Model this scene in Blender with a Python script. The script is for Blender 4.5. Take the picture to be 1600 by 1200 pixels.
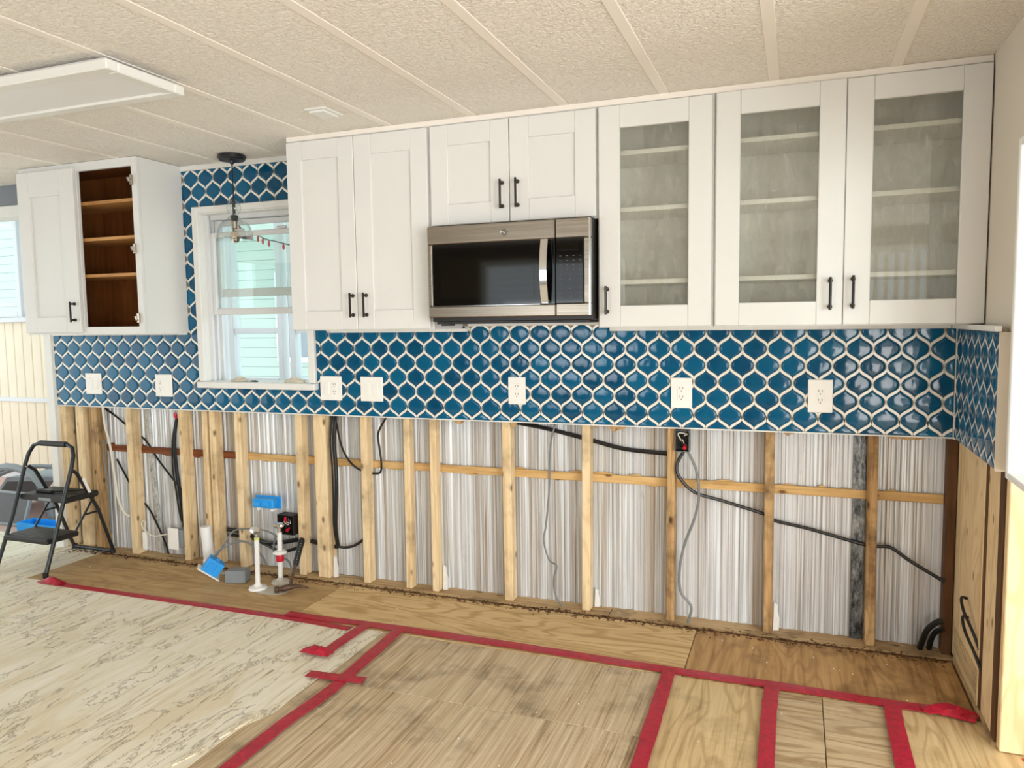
import bpy, math, random
from mathutils import Matrix, Vector
random.seed(11)
R = math.radians
scene = bpy.context.scene
for o in list(bpy.data.objects): bpy.data.objects.remove(o)
col = scene.collection

# ------------------------------------------------------------------ camera, world, light, exposure
YAW, PITCH, ROLL, FPX = R(20.641), R(4.849), R(-0.795), 1179.4
CAM = Vector((0, -3.35, 1.3797))
fw = Vector((-math.sin(YAW)*math.cos(PITCH), math.cos(YAW)*math.cos(PITCH), -math.sin(PITCH)))
rt0 = Vector((math.cos(YAW), math.sin(YAW), 0)); up0 = rt0.cross(fw)
rt = rt0*math.cos(ROLL)+up0*math.sin(ROLL); up = up0*math.cos(ROLL)-rt0*math.sin(ROLL)
cam = bpy.data.cameras.new('camera'); camo = bpy.data.objects.new('camera', cam); col.objects.link(camo)
cam.sensor_fit = 'HORIZONTAL'; cam.sensor_width = 36; cam.lens = FPX/1600*36; cam.clip_start = .05
camo.matrix_world = Matrix(((rt.x, up.x, -fw.x, CAM.x), (rt.y, up.y, -fw.y, CAM.y), (rt.z, up.z, -fw.z, CAM.z), (0, 0, 0, 1)))
scene.camera = camo
w = bpy.data.worlds.new('sky'); scene.world = w; w.use_nodes = True
bg = w.node_tree.nodes['Background']; bg.inputs[0].default_value = (.87, .95, 1, 1); bg.inputs[1].default_value = 1.6
def area(name, loc, rot, sx, sy, power, color):
    l = bpy.data.lights.new(name, 'AREA'); l.shape = 'RECTANGLE'; l.size = sx; l.size_y = sy; l.energy = power; l.color = color
    o = bpy.data.objects.new(name, l); col.objects.link(o); o.location = loc; o.rotation_euler = rot; return o
# daylight: a key light added at right; patio door and window behind the camera
def aim(p, q): return (Vector(q)-Vector(p)).to_track_quat('-Z', 'Y').to_euler()
area('right_daylight', (3.0, -4.3, 1.1), aim((3.0, -4.3, 1.1), (-1.2, -1.2, 1.3)), 2.2, 2.0, 98, (.985, .99, .99))  # unseen source added for the key and a brighter ceiling
area('right_daylight', (1.15, -5.62, .80), (R(90), 0, 0), 1.3, 1.1, 48, (1, .985, .955))
area('window_light', (-2.5, -5.62, 1.12), (R(90), 0, 0), 1.3, .9, 13, (.93, .97, 1))
vs = scene.view_settings; vs.view_transform = 'Standard'; vs.look = 'None'; vs.gamma = 1; vs.use_curve_mapping = False
vs.exposure = .62

# ------------------------------------------------------------------ helpers
W = {}
def link(name, data, loc, parent=None):
    o = bpy.data.objects.new(name, data); col.objects.link(o); W[o.name] = Vector(loc)
    if parent: o.parent = parent; o.location = Vector(loc)-W[parent.name]
    else: o.location = loc
    return o
def empty(name, loc, label, cat, group=None):
    o = link(name, None, loc); o.empty_display_size = .05; return tag(o, label, cat, group)
def tag(o, label=None, cat=None, group=None, kind=None):
    if label: o['label'] = label
    if cat: o['category'] = cat
    if group: o['group'] = group
    if kind: o['kind'] = kind
    return o
class MB:
    def __init__(s): s.v = []; s.f = []
    def add(s, vs, fs):
        b = len(s.v); s.v += [tuple(v) for v in vs]; s.f += [tuple(i+b for i in f) for f in fs]; return s
    def box(s, x0, x1, y0, y1, z0, z1, c=0):
        if c <= 0:
            return s.add([(x, y, z) for x in (x0, x1) for y in (y0, y1) for z in (z0, z1)],
                         [(0, 1, 3, 2), (4, 6, 7, 5), (0, 4, 5, 1), (2, 3, 7, 6), (0, 2, 6, 4), (1, 5, 7, 3)])
        c = min(c, (x1-x0)*.45, (y1-y0)*.45, (z1-z0)*.45)
        lo = (x0, y0, z0); hi = (x1, y1, z1); vs = []; idx = {}
        for sx in (0, 1):
            for sy in (0, 1):
                for sz in (0, 1):
                    sg = (sx, sy, sz)
                    for a in range(3):
                        p = [(hi[k]-(0 if k == a else c)) if sg[k] else (lo[k]+(0 if k == a else c)) for k in range(3)]
                        idx[(sg, a)] = len(vs); vs.append(tuple(p))
        fs = []
        for a in range(3):
            b, d = [k for k in range(3) if k != a]
            for sd in (0, 1):
                q = []
                for (i, j) in ((0, 0), (1, 0), (1, 1), (0, 1)):
                    sg = [0, 0, 0]; sg[a] = sd; sg[b] = i; sg[d] = j; q.append(idx[(tuple(sg), a)])
                fs.append(q)
        for a in range(3):
            b, d = [k for k in range(3) if k != a]
            for i in (0, 1):
                for j in (0, 1):
                    s0 = [0, 0, 0]; s0[b] = i; s0[d] = j; s1 = list(s0); s1[a] = 1
                    fs.append([idx[(tuple(s0), b)], idx[(tuple(s0), d)], idx[(tuple(s1), d)], idx[(tuple(s1), b)]])
        for sg in [(i, j, k) for i in (0, 1) for j in (0, 1) for k in (0, 1)]:
            fs.append([idx[(sg, 0)], idx[(sg, 1)], idx[(sg, 2)]])
        return s.add(vs, fs)
    def tube(s, pts, r, n=8, smooth=True):
        pts = [Vector(p) for p in pts]
        rs = r if isinstance(r, (list, tuple)) else [r]*len(pts)
        vs = []; prev = None
        for i, p in enumerate(pts):
            t = (pts[min(i+1, len(pts)-1)]-pts[max(i-1, 0)]).normalized()
            if prev is None: a = t.orthogonal().normalized()
            else: a = (prev-t*prev.dot(t)); a = a.normalized() if a.length > 1e-6 else t.orthogonal().normalized()
            prev = a; b = t.cross(a)
            for k in range(n):
                q = 2*math.pi*k/n; vs.append(p+(a*math.cos(q)+b*math.sin(q))*rs[i])
        fs = [(i*n+k, i*n+(k+1) % n, (i+1)*n+(k+1) % n, (i+1)*n+k) for i in range(len(pts)-1) for k in range(n)]
        fs += [tuple(range(n))[::-1], tuple((len(pts)-1)*n+k for k in range(n))]
        return s.add(vs, fs)
    def lathe(s, prof, cx, cy, n=24, M=None):
        vs = []; fs = []
        for (r, z) in prof:
            for k in range(n):
                q = 2*math.pi*k/n; p = Vector((r*math.cos(q), r*math.sin(q), z))
                vs.append(M @ p if M else p+Vector((cx, cy, 0)))
        m = len(prof)
        fs = [(i*n+k, i*n+(k+1) % n, (i+1)*n+(k+1) % n, (i+1)*n+k) for i in range(m-1) for k in range(n)]
        if prof[0][0] > 1e-5 and s.cap: fs.append(tuple(range(n))[::-1])
        if prof[-1][0] > 1e-5 and s.cap: fs.append(tuple((m-1)*n+k for k in range(n)))
        return s.add(vs, fs)
    cap = True
    def prism(s, poly, fn, d0, d1):
        n = len(poly)
        return s.add([fn(p, d0) for p in poly]+[fn(p, d1) for p in poly],
                     [tuple(range(n)), tuple(range(2*n-1, n-1, -1))]+[(i, i+n, (i+1) % n+n, (i+1) % n) for i in range(n)])
    def xf(s, M):
        s.v = [tuple(M @ Vector(v)) for v in s.v]; return s
    def mesh(s, name, mat, c, ang=35):
        me = bpy.data.meshes.new(name)
        me.from_pydata([(v[0]-c[0], v[1]-c[1], v[2]-c[2]) for v in s.v], [], s.f)
        if mat: me.materials.append(mat)
        import bmesh
        bm = bmesh.new(); bm.from_mesh(me); bmesh.ops.recalc_face_normals(bm, faces=bm.faces); bm.to_mesh(me); bm.free()
        for p in me.polygons: p.use_smooth = True
        me.set_sharp_from_angle(angle=R(ang))
        return me
    def build(s, name, mat, parent=None, ang=35):
        xs = [v[0] for v in s.v]; ys = [v[1] for v in s.v]; zs = [v[2] for v in s.v]
        c = ((min(xs)+max(xs))/2, (min(ys)+max(ys))/2, min(zs))
        return link(name, s.mesh(name, mat, c, ang), c, parent)
def B(x0, x1, y0, y1, z0, z1, c=0): return MB().box(x0, x1, y0, y1, z0, z1, c)
def struct(o): o['kind'] = 'structure'; return o
def smooth_path(pts, k=5):
    P = [Vector(p) for p in pts]; P = [P[0]*2-P[1]]+P+[P[-1]*2-P[-2]]; out = []
    for i in range(1, len(P)-2):
        for j in range(k):
            t = j/k; a, b, c, d = P[i-1], P[i], P[i+1], P[i+2]
            out.append(.5*((2*b)+(c-a)*t+(2*a-5*b+4*c-d)*t*t+(3*b-a-3*c+d)*t**3))
    out.append(P[-2]); return out

# ------------------------------------------------------------------ materials
def srgb(r, g, b):
    f = lambda c: (c/255/12.92) if c/255 <= .04045 else ((c/255+.055)/1.055)**2.4
    return (f(r), f(g), f(b), 1)
class NM:
    def __init__(s, name, rough=.5, metal=0, spec=.5):
        s.m = bpy.data.materials.new(name); s.m.use_nodes = True; s.t = s.m.node_tree; s.n = s.t.nodes
        s.b = s.n['Principled BSDF']; s.b.inputs['Roughness'].default_value = rough; s.b.inputs['Metallic'].default_value = metal
        s.b.inputs['Specular IOR Level'].default_value = spec
        s._co = None
    def new(s, k, **kw):
        n = s.n.new(k)
        for a, v in kw.items(): setattr(n, a, v)
        return n
    def L(s, a, b): s.t.links.new(a, b)
    def coord(s, scale=(1, 1, 1), rnd=True):
        tc = s.new('ShaderNodeTexCoord'); mp = s.new('ShaderNodeMapping'); mp.inputs['Scale'].default_value = scale
        src = tc.outputs['Object']
        if rnd:
            oi = s.new('ShaderNodeObjectInfo'); ad = s.new('ShaderNodeVectorMath', operation='MULTIPLY_ADD')
            ad.inputs[1].default_value = (37.3, 17.9, 23.1); s.L(oi.outputs['Random'], ad.inputs[0]); s.L(src, ad.inputs[2]); src = ad.outputs[0]
        s.L(src, mp.inputs['Vector']); return mp.outputs[0]
    def noise(s, co, scale=5, detail=4, rough=.55, dist=0):
        n = s.new('ShaderNodeTexNoise'); n.inputs['Scale'].default_value = scale; n.inputs['Detail'].default_value = detail
        n.inputs['Roughness'].default_value = rough; n.inputs['Distortion'].default_value = dist; s.L(co, n.inputs['Vector']); return n.outputs['Fac']
    def ramp(s, fac, stops):
        n = s.new('ShaderNodeValToRGB'); e = n.color_ramp.elements
        while len(e) < len(stops): e.new(.5)
        for q, (p, c) in zip(e, stops): q.position = p; q.color = c if len(c) == 4 else (*c, 1)
        s.L(fac, n.inputs[0]); return n.outputs[0]
    def mix(s, fac, a, b, mode='MIX'):
        n = s.new('ShaderNodeMix', data_type='RGBA', blend_type=mode)
        for q, v in ((n.inputs[0], fac), (n.inputs[6], a), (n.inputs[7], b)):
            if hasattr(v, 'links'): s.L(v, q)
            else: q.default_value = v
        return n.outputs[2]
    def color(s, c):
        q = s.b.inputs['Base Color']
        if hasattr(c, 'links'): s.L(c, q)
        else: q.default_value = c
        return s
    def bump(s, h, strength=.3, dist=.01):
        n = s.new('ShaderNodeBump'); n.inputs['Strength'].default_value = strength; n.inputs['Distance'].default_value = dist
        s.L(h, n.inputs['Height']); s.L(n.outputs[0], s.b.inputs['Normal']); return s
def plain(name, c, rough=.5, metal=0, var=.06, scale=14):
    m = NM(name, rough, metal); co = m.coord()
    f = m.noise(co, scale, 3); d = tuple(x*(1-var) for x in c[:3])+(1,); l = tuple(min(1, x*(1+var)) for x in c[:3])+(1,)
    m.color(m.ramp(f, [(.3, d), (.7, l)])); return m.m
def wood(name, c_light, c_mid, c_dark, axis, knots=True, stain=0, rough=.65, fine=1.0, bumpy=.25, figure=0):
    m = NM(name, rough, 0, .3)
    sc = [55*fine]*3; sc[axis] = 2.2
    co = m.coord(tuple(sc)); g = m.noise(co, 1, 5, .6, .6)
    base = m.ramp(g, [(.28, c_dark), (.45, c_mid), (.68, c_light)])
    sb = [9]*3; sb[axis] = .8
    big = m.noise(m.coord(tuple(sb)), 1, 3)
    base = m.mix(m.ramp(big, [(.35, (0, 0, 0, 1)), (.7, (.55, .55, .55, 1))]), base, c_light)
    if figure:
        sf = [5.5]*3; sf[axis] = 1.1
        nf = m.noise(m.coord(tuple(sf)), 1, 2, .4, .3); mu = m.new('ShaderNodeMath', operation='MULTIPLY'); mu.inputs[1].default_value = 85; m.L(nf, mu.inputs[0])
        si = m.new('ShaderNodeMath', operation='SINE'); m.L(mu.outputs[0], si.inputs[0])
        base = m.mix(m.ramp(si.outputs[0], [(.25, (0, 0, 0, 1)), (1, (figure,)*3+(1,))]), base, c_dark)
    if knots:
        sk = [14]*3; sk[axis] = 7
        v = m.new('ShaderNodeTexVoronoi'); v.inputs['Scale'].default_value = 1; m.L(m.coord(tuple(sk)), v.inputs['Vector'])
        k = m.ramp(v.outputs['Distance'], [(.07, (1, 1, 1, 1)), (.17, (0, 0, 0, 1))])
        base = m.mix(k, base, tuple(x*.45 for x in c_dark[:3])+(1,))
    if stain:
        st = m.noise(m.coord((3, 3, 3)), 1.6, 5, .65)
        base = m.mix(m.ramp(st, [(.5, (0, 0, 0, 1)), (.72, (stain, stain, stain, 1))]), base, tuple(x*.35 for x in c_dark[:3])+(1,))
    m.color(base); m.bump(g, bumpy, .004); return m.m

M = {}
M['white'] = plain('cabinet_white', srgb(224, 224, 221), .38, 0, .015, 3)
M['trimwhite'] = plain('trim_white', srgb(232, 232, 228), .45, 0, .02, 4)
M['brightwhite'] = plain('gloss_white', srgb(250, 250, 247), .4, 0, .01, 4)
M['wallbeige'] = plain('wall_paint', srgb(222, 212, 196), .7, 0, .02, 2)
M['drywall'] = plain('drywall', srgb(214, 206, 192), .85, 0, .05, 9)
M['greyblue'] = plain('grey_blue_paint', srgb(128, 134, 142), .7, 0, .03, 2)
M['black'] = plain('black_plastic', srgb(24, 24, 25), .35, 0, .1)
M['cable'] = plain('black_cable', srgb(20, 21, 22), .4, 0, .1)
M['greycable'] = plain('grey_cable', srgb(120, 124, 124), .45, 0, .1)
M['whitecable'] = plain('white_cable', srgb(228, 224, 210), .45, 0, .05)
M['pvc'] = plain('white_pvc', srgb(240, 240, 238), .3, 0, .02)
M['plate'] = plain('white_plate', srgb(248, 246, 240), .35, 0, .02)
M['slot'] = plain('slot_dark', srgb(60, 52, 46), .6)
M['bronze'] = plain('dark_bronze', srgb(52, 46, 42), .35, .7, .1)
M['stool'] = plain('stool_grey_steel', srgb(58, 62, 64), .35, .6, .08)
M['stoolblack'] = plain('stool_black', srgb(32, 31, 31), .5, 0, .1)
M['bluebox'] = plain('blue_plastic', srgb(34, 160, 242), .4, 0, .05)
M['greybox'] = plain('grey_plastic', srgb(135, 142, 147), .5, 0, .05)
M['red'] = plain('red_plastic', srgb(200, 25, 50), .4, 0, .08)
M['chrome'] = plain('chrome', srgb(215, 215, 215), .15, 1, .02)
M['nickel'] = plain('nickel', srgb(175, 165, 150), .25, 1, .03)
M['darkmetal'] = plain('dark_box_metal', srgb(52, 44, 40), .5, .4, .2, 40)
M['rust'] = plain('rusty_iron', srgb(96, 74, 60), .6, .5, .3, 60)
M['putty'] = plain('grey_putty', srgb(196, 192, 180), .8, 0, .12, 40)
M['scrap'] = plain('foam_scrap', srgb(238, 238, 235), .8, 0, .05, 30)
M['rag'] = plain('cream_rag', srgb(214, 206, 188), .9, 0, .1, 40)
M['grout'] = plain('grout', srgb(168, 158, 142), .9, 0, .05, 60)  # darkened so the joints paint in the shadow round the blue rims
M['strip'] = plain('white_ceramic', srgb(244, 240, 230), .18, 0, .02, 20)

def tile_mat():
    m = NM('blue_glaze', .09, 0, .4); oi = m.new('ShaderNodeObjectInfo')
    a = m.ramp(oi.outputs['Random'], [(0, srgb(2, 70, 104)), (.5, srgb(4, 84, 122)), (1, srgb(6, 96, 134))])
    n = m.noise(m.coord((14, 14, 14)), 1, 3, .5, .5)
    m.color(m.mix(m.ramp(n, [(.4, (0, 0, 0, 1)), (.8, (.35, .35, .35, 1))]), a, srgb(14, 110, 146)))
    n2 = m.noise(m.coord((26, 26, 14)), 1, 1); m.bump(n2, .22, .006)
    return m.m
M['tile'] = tile_mat()
P_L, P_M, P_D = srgb(244, 222, 182), srgb(232, 204, 158), srgb(198, 160, 112)
M['pine_z'] = wood('pine_stud', P_L, P_M, P_D, 2, True, .5, figure=.25)
M['stud_old'] = wood('old_stud', srgb(206, 172, 122), srgb(176, 138, 90), srgb(116, 82, 50), 2, True, .8, figure=.3)
M['pine_x'] = wood('pine_rail', srgb(226, 190, 132), srgb(206, 166, 106), srgb(164, 118, 66), 0, True, .3)
M['pine_right'] = wood('pine_board', srgb(246, 222, 178), srgb(236, 206, 156), srgb(208, 168, 112), 2, True, .12, fine=.5, figure=.4)
M['redrail'] = wood('stained_rail', srgb(150, 92, 54), srgb(122, 66, 36), srgb(80, 38, 22), 0, False, .3)
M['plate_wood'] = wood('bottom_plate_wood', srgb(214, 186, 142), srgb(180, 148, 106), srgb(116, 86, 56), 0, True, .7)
M['plyA'] = wood('plywood_brown', srgb(198, 168, 122), srgb(180, 148, 102), srgb(150, 116, 74), 0, False, .3, fine=.5, bumpy=.15, figure=.35)
M['plyB'] = wood('plywood_golden', srgb(228, 200, 150), srgb(214, 182, 130), srgb(182, 146, 96), 0, False, .12, fine=.45, bumpy=.15, figure=.7)
M['plyC'] = wood('plywood_damp', srgb(206, 168, 116), srgb(182, 142, 92), srgb(132, 94, 54), 1, False, .6, fine=.7, bumpy=.2, figure=.35)
M['plyD'] = wood('plywood_weathered', srgb(222, 204, 174), srgb(190, 165, 130), srgb(118, 94, 66), 1, False, .55, fine=1.6, bumpy=.5)
M['plyE'] = wood('plywood_tan', srgb(224, 200, 154), srgb(206, 178, 130), srgb(158, 124, 82), 1, False, .45, fine=.9, bumpy=.35, figure=.4)
M['plyF'] = wood('plywood_striped', srgb(214, 194, 160), srgb(186, 160, 122), srgb(136, 106, 72), 0, False, .2, fine=.9, bumpy=.6, figure=.45)
def mudded():
    m = NM('plaster_smeared_plywood', .85, 0, .2)
    a = m.noise(m.coord((30, 2.2, 1), False), 1, 9, .72, .5)
    base = m.ramp(a, [(.30, srgb(160, 138, 104)), (.36, srgb(214, 201, 172)), (.45, srgb(238, 230, 208)), (.60, srgb(244, 238, 222)), (.75, srgb(252, 249, 240))])
    b = m.noise(m.coord((4.5, 1.4, 1), False), 1, 7, .7, .8)
    base = m.mix(m.ramp(b, [(.40, (.7, .7, .7, 1)), (.50, (.15, .15, .15, 1)), (.62, (0, 0, 0, 1))]), base, srgb(226, 212, 182))
    cr = m.noise(m.coord((7, 2.2, 1), False), 1, 7, .66, .5)
    crk = m.ramp(cr, [(.466, (0, 0, 0, 1)), (.476, (.6, .6, .6, 1)), (.486, (0, 0, 0, 1))])
    base = m.mix(crk, base, srgb(128, 106, 74)); m.color(base)
    hm_ = m.mix(.5, a, m.ramp(cr, [(.472, (0, 0, 0, 1)), (.49, (1, 1, 1, 1))])); m.bump(hm_, .9, .008); return m.m
M['mud'] = mudded()
def ceilmat():
    m = NM('textured_ceiling', .9, 0, .2); co = m.coord((1, 1, 1), False)
    m.color(m.ramp(m.noise(co, 2, 3), [(.3, srgb(245, 238, 228)), (.7, srgb(249, 243, 234))]))
    m.bump(m.noise(co, 62, 4, .6, .8), 1.0, .014); return m.m
M['ceil'] = ceilmat()
M['batten'] = plain('ceiling_batten', srgb(242, 235, 226), .6, 0, .02, 4)
def siding():
    m = NM('mill_metal_siding', .38, .2, .5)
    a = m.noise(m.coord((17, 1, .10)), 1, 5, .75, .05)
    base = m.ramp(a, [(.28, srgb(122, 106, 88)), (.36, srgb(198, 186, 168)), (.42, srgb(146, 132, 114)), (.46, srgb(226, 226, 226)), (.51, srgb(168, 164, 158)), (.56, srgb(240, 247, 253)), (.62, srgb(178, 168, 152)), (.68, srgb(232, 238, 244))])  # stripes paint in rib reflections and shade along with weathering
    b = m.noise(m.coord((7, 1, .3)), 1, 2)
    base = m.mix(m.ramp(b, [(.4, (0, 0, 0, 1)), (.65, (.45, .45, .45, 1))]), base, srgb(236, 243, 250))
    st = m.noise(m.coord((9, 9, 4)), 1, 6, .7)
    base = m.mix(m.ramp(st, [(.62, (0, 0, 0, 1)), (.8, (.4, .4, .4, 1))]), base, srgb(146, 132, 112))
    m.color(base); return m.m
M['siding'] = siding()
def galv():
    m = NM('galvanized_strap', .4, .6); a = m.noise(m.coord((40, 40, 12)), 1, 7, .8)
    m.color(m.ramp(a, [(.4, srgb(44, 46, 48)), (.5, srgb(104, 108, 110)), (.7, srgb(176, 178, 176))])); return m.m
M['galv'] = galv()
def galv2():
    m = NM('speckled_galvanized_strap', .4, .3); a = m.noise(m.coord((30, 30, 14)), 1, 8, .85)
    m.color(m.ramp(a, [(.36, srgb(60, 62, 62)), (.43, srgb(170, 172, 170)), (.6, srgb(226, 228, 226))])); return m.m
M['galvlight'] = galv2()
def brown_in():
    return wood('brown_cabinet_interior', srgb(134, 82, 40), srgb(112, 64, 28), srgb(86, 46, 20), 2, False, .2, .45, .6, .05)
M['brown'] = brown_in()
M['darkwood_and_shade'] = wood('dark_wood_and_gap_shade', srgb(110, 76, 46), srgb(84, 56, 32), srgb(50, 32, 18), 2, False, .3)  # dark wood of the crumbs; elsewhere its colour stands in for gap shade
M['shelfedge'] = wood('shelf_edge', srgb(206, 156, 96), srgb(184, 132, 76), srgb(150, 100, 54), 0, False, 0, .5, .6, .05)
def steel():
    m = NM('brushed_steel', .28, 1); a = m.noise(m.coord((1.5, 300, 300)), 1, 3)
    m.color(m.ramp(a, [(.3, srgb(140, 131, 118)), (.7, srgb(172, 162, 148))])); m.bump(a, .05, .001); return m.m
M['steel'] = steel()
M['blackglass'] = plain('black_glass', srgb(6, 6, 7), .05, 0, .1)
M['mesh_window'] = plain('oven_window', srgb(13, 13, 9), .05, 0, .1)
M['legend'] = plain('key_legend', srgb(92, 92, 92), .5)
def facing(m, k, base, power=5):
    lw = m.new('ShaderNodeLayerWeight'); pw_ = m.new('ShaderNodeMath', operation='POWER'); pw_.inputs[1].default_value = power; m.L(lw.outputs['Facing'], pw_.inputs[0])
    ma = m.new('ShaderNodeMath', operation='MULTIPLY_ADD'); ma.inputs[1].default_value = k; ma.inputs[2].default_value = base; m.L(pw_.outputs[0], ma.inputs[0]); return ma.outputs[0]
def glass(name, tint, rough=0., alpha=.82, milky=None, mk=0.):
    m = NM(name, rough); m.n.remove(m.b); out = [n for n in m.n if n.type == 'OUTPUT_MATERIAL'][0]
    tr = m.new('ShaderNodeBsdfTransparent'); tr.inputs[0].default_value = tint
    gl = m.new('ShaderNodeBsdfGlossy'); gl.inputs['Roughness'].default_value = rough
    mx = m.new('ShaderNodeMixShader'); m.L(facing(m, .9, .04), mx.inputs[0]); m.L(tr.outputs[0], mx.inputs[1]); m.L(gl.outputs[0], mx.inputs[2])
    res = mx.outputs[0]
    if milky:
        df = m.new('ShaderNodeBsdfDiffuse'); df.inputs[0].default_value = milky
        a = m.noise(m.coord((40, 40, 16)), 1, 6, .75, 1.)
        f = m.ramp(a, [(.4, (mk*.5,)*3+(1,)), (.62, (mk,)*3+(1,)), (.75, (min(1, mk*2.4),)*3+(1,))])
        m2 = m.new('ShaderNodeMixShader'); m.L(f, m2.inputs[0]); m.L(res, m2.inputs[1]); m.L(df.outputs[0], m2.inputs[2]); res = m2.outputs[0]
    m.L(res, out.inputs[0]); return m.m
M['glass'] = glass('window_glass', (.955, .985, .972, 1))
M['porchglass'] = glass('porch_glass', (.93, .97, .97, 1))
M['cabglass'] = glass('milky_cabinet_glass', (.95, .955, .93, 1), 0, .8, srgb(232, 230, 216), .13)  # milky haze in the colour stands in for brighter light inside the cabinets
def shade():
    m = NM('clear_lamp_glass', .0); m.n.remove(m.b); out = [n for n in m.n if n.type == 'OUTPUT_MATERIAL'][0]
    tr = m.new('ShaderNodeBsdfTransparent'); tr.inputs[0].default_value = (.97, .985, .985, 1)
    gl = m.new('ShaderNodeBsdfGlossy'); gl.inputs['Roughness'].default_value = .02
    mx = m.new('ShaderNodeMixShader'); m.L(facing(m, .75, .03, 3), mx.inputs[0]); m.L(tr.outputs[0], mx.inputs[1]); m.L(gl.outputs[0], mx.inputs[2])
    m.L(mx.outputs[0], out.inputs[0]); return m.m
M['shade'] = shade()
M['bulb'] = glass('amber_bulb', (1, .95, .86, 1))
M['diffuser'] = plain('lamp_diffuser', srgb(236, 236, 238), .5, 0, .01, 2)
def tape():
    m = NM('red_tape', .38, 0, .5); co = m.coord((1, 1, 1))
    a = m.noise(co, 40, 5, .6, .6)
    m.color(m.ramp(a, [(.3, srgb(150, 18, 44)), (.6, srgb(186, 20, 52)), (.8, srgb(206, 48, 76))])); m.bump(a, .5, .004); return m.m
M['tape'] = tape()
def awning():
    m = NM('translucent_awning', .5); m.n.remove(m.b); out = [n for n in m.n if n.type == 'OUTPUT_MATERIAL'][0]
    tl = m.new('ShaderNodeBsdfTranslucent'); tl.inputs[0].default_value = (.62, .72, .68, 1)
    df = m.new('ShaderNodeBsdfDiffuse'); df.inputs[0].default_value = (.70, .76, .73, 1)
    mx = m.new('ShaderNodeMixShader'); mx.inputs[0].default_value = .5; m.L(tl.outputs[0], mx.inputs[1]); m.L(df.outputs[0], mx.inputs[2]); m.L(mx.outputs[0], out.inputs[0]); return m.m
M['awning'] = awning()
M['vinyl'] = plain('porch_vinyl_white', srgb(222, 224, 226), .5, 0, .02, 3)
M['nsiding'] = plain('pale_green_siding', srgb(176, 190, 178), .7, 0, .03, 3)
M['cream'] = plain('cream_vinyl', srgb(238, 226, 202), .6, 0, .04, 3)
M['pink'] = plain('pink_porch_floor', srgb(206, 176, 166), .8, 0, .08, 12)
M['fabricgrey'] = plain('grey_mesh_fabric', srgb(150, 156, 162), .8, 0, .15, 90)
M['cardboard'] = plain('dark_panel', srgb(64, 62, 60), .4, 0, .2, 8)

# ------------------------------------------------------------------ the setting: floor
CZ = 2.25; XR = .612
fl = struct(B(-7.5, 3.2, -6, .13, -.12, -.02).build('floor', M['plyA']))
def panel(x0, x1, y0, y1, mat, z=0.0, jag=None):
    g = .0016
    if not jag: o = B(x0+g, x1-g, y0+g, y1-g, -.0185, z, .0012).build('plywood_panel', M[mat], fl)
    else:
        poly = [(x0+g, y0), (x1, y0)]+jag+[(x1, y1), (x0+g, y1)]
        o = MB().prism(poly, lambda p, d: (p[0], p[1], d), -.0185, z).build('plywood_panel', M[mat], fl)
    return o
panel(-3.945, -2.207, -.50, -.03, 'plyA'); panel(-2.207, -.39, -.50, -.03, 'plyB'); panel(-.39, .60, -.50, -.03, 'plyC')
rj = random.Random(4)
jag = [(-1.74+rj.uniform(-.03, .03), -3.0+i*.11) for i in range(1, 19)]
panel(-7.4, -3.945, -.97, .12, 'mud', .001); panel(-3.945, -1.70, -.97, -.50, 'mud', .001)
panel(-7.4, -1.72, -3.0, -.97, 'mud', .001, jag)
panel(-7.4, -1.6, -5.9, -3.0, 'mud', .001)
panel(-1.70, -.43, -.97, -.50, 'plyD'); B(-1.80, -.4316, -3.0, -.9716, -.0186, -.0004).build('plywood_panel', M['plyD'], fl)
panel(-.43, -.065, -1.8, -.50, 'plyE'); panel(-.065, .11, -1.8, -.50, 'plyF'); panel(.11, .335, -1.8, -.50, 'plyF'); panel(.335, 3.1, -1.8, -.50, 'plyE')
panel(-.43, 3.1, -3.0, -1.8, 'plyD'); panel(-1.6, 3.1, -5.9, -3.0, 'plyD'); panel(.66, 3.1, -.5, .1, 'plyE')
# ------------------------------------------------------------------ ceiling
ce = struct(B(-7.5, 3.2, -6, .14, CZ+.012, CZ+.05).build('ceiling', M['ceil']))
bx = [.314+.4055*k for k in range(-19, 8)]
for a, b in zip(bx[:-1], bx[1:]): B(a+.001, b-.001, -5.95, .13, CZ, CZ+.0118).build('ceiling_panel', M['ceil'], ce)
for a in bx: B(a-.019, a+.019, -5.95, -.002, CZ-.003, CZ+.001, .0015).build('batten', M['batten'], ce)
# ------------------------------------------------------------------ back wall
WX0, WX1, WZ0, WZ1 = -3.092, -2.388, 1.05, 1.992
mb = MB()
for (a, b, c, d) in ((-4.29, XR, .893, WZ0), (-4.29, WX0, WZ0, WZ1), (WX1, XR, WZ0, WZ1), (-4.29, XR, WZ1, CZ)): mb.box(a, b, .008, .02, c, d)
wb = struct(mb.build('wall_back', M['grout']))
mb = MB()
for (a, b, c, d) in ((-4.33, .72, -.12, WZ0), (-4.33, WX0, WZ0, WZ1), (WX1, .72, WZ0, WZ1), (-4.33, .72, WZ1, CZ+.05)): mb.box(a, b, .122, .14, c, d)
wo = struct(mb.build('wall_outer', M['trimwhite']))
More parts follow.
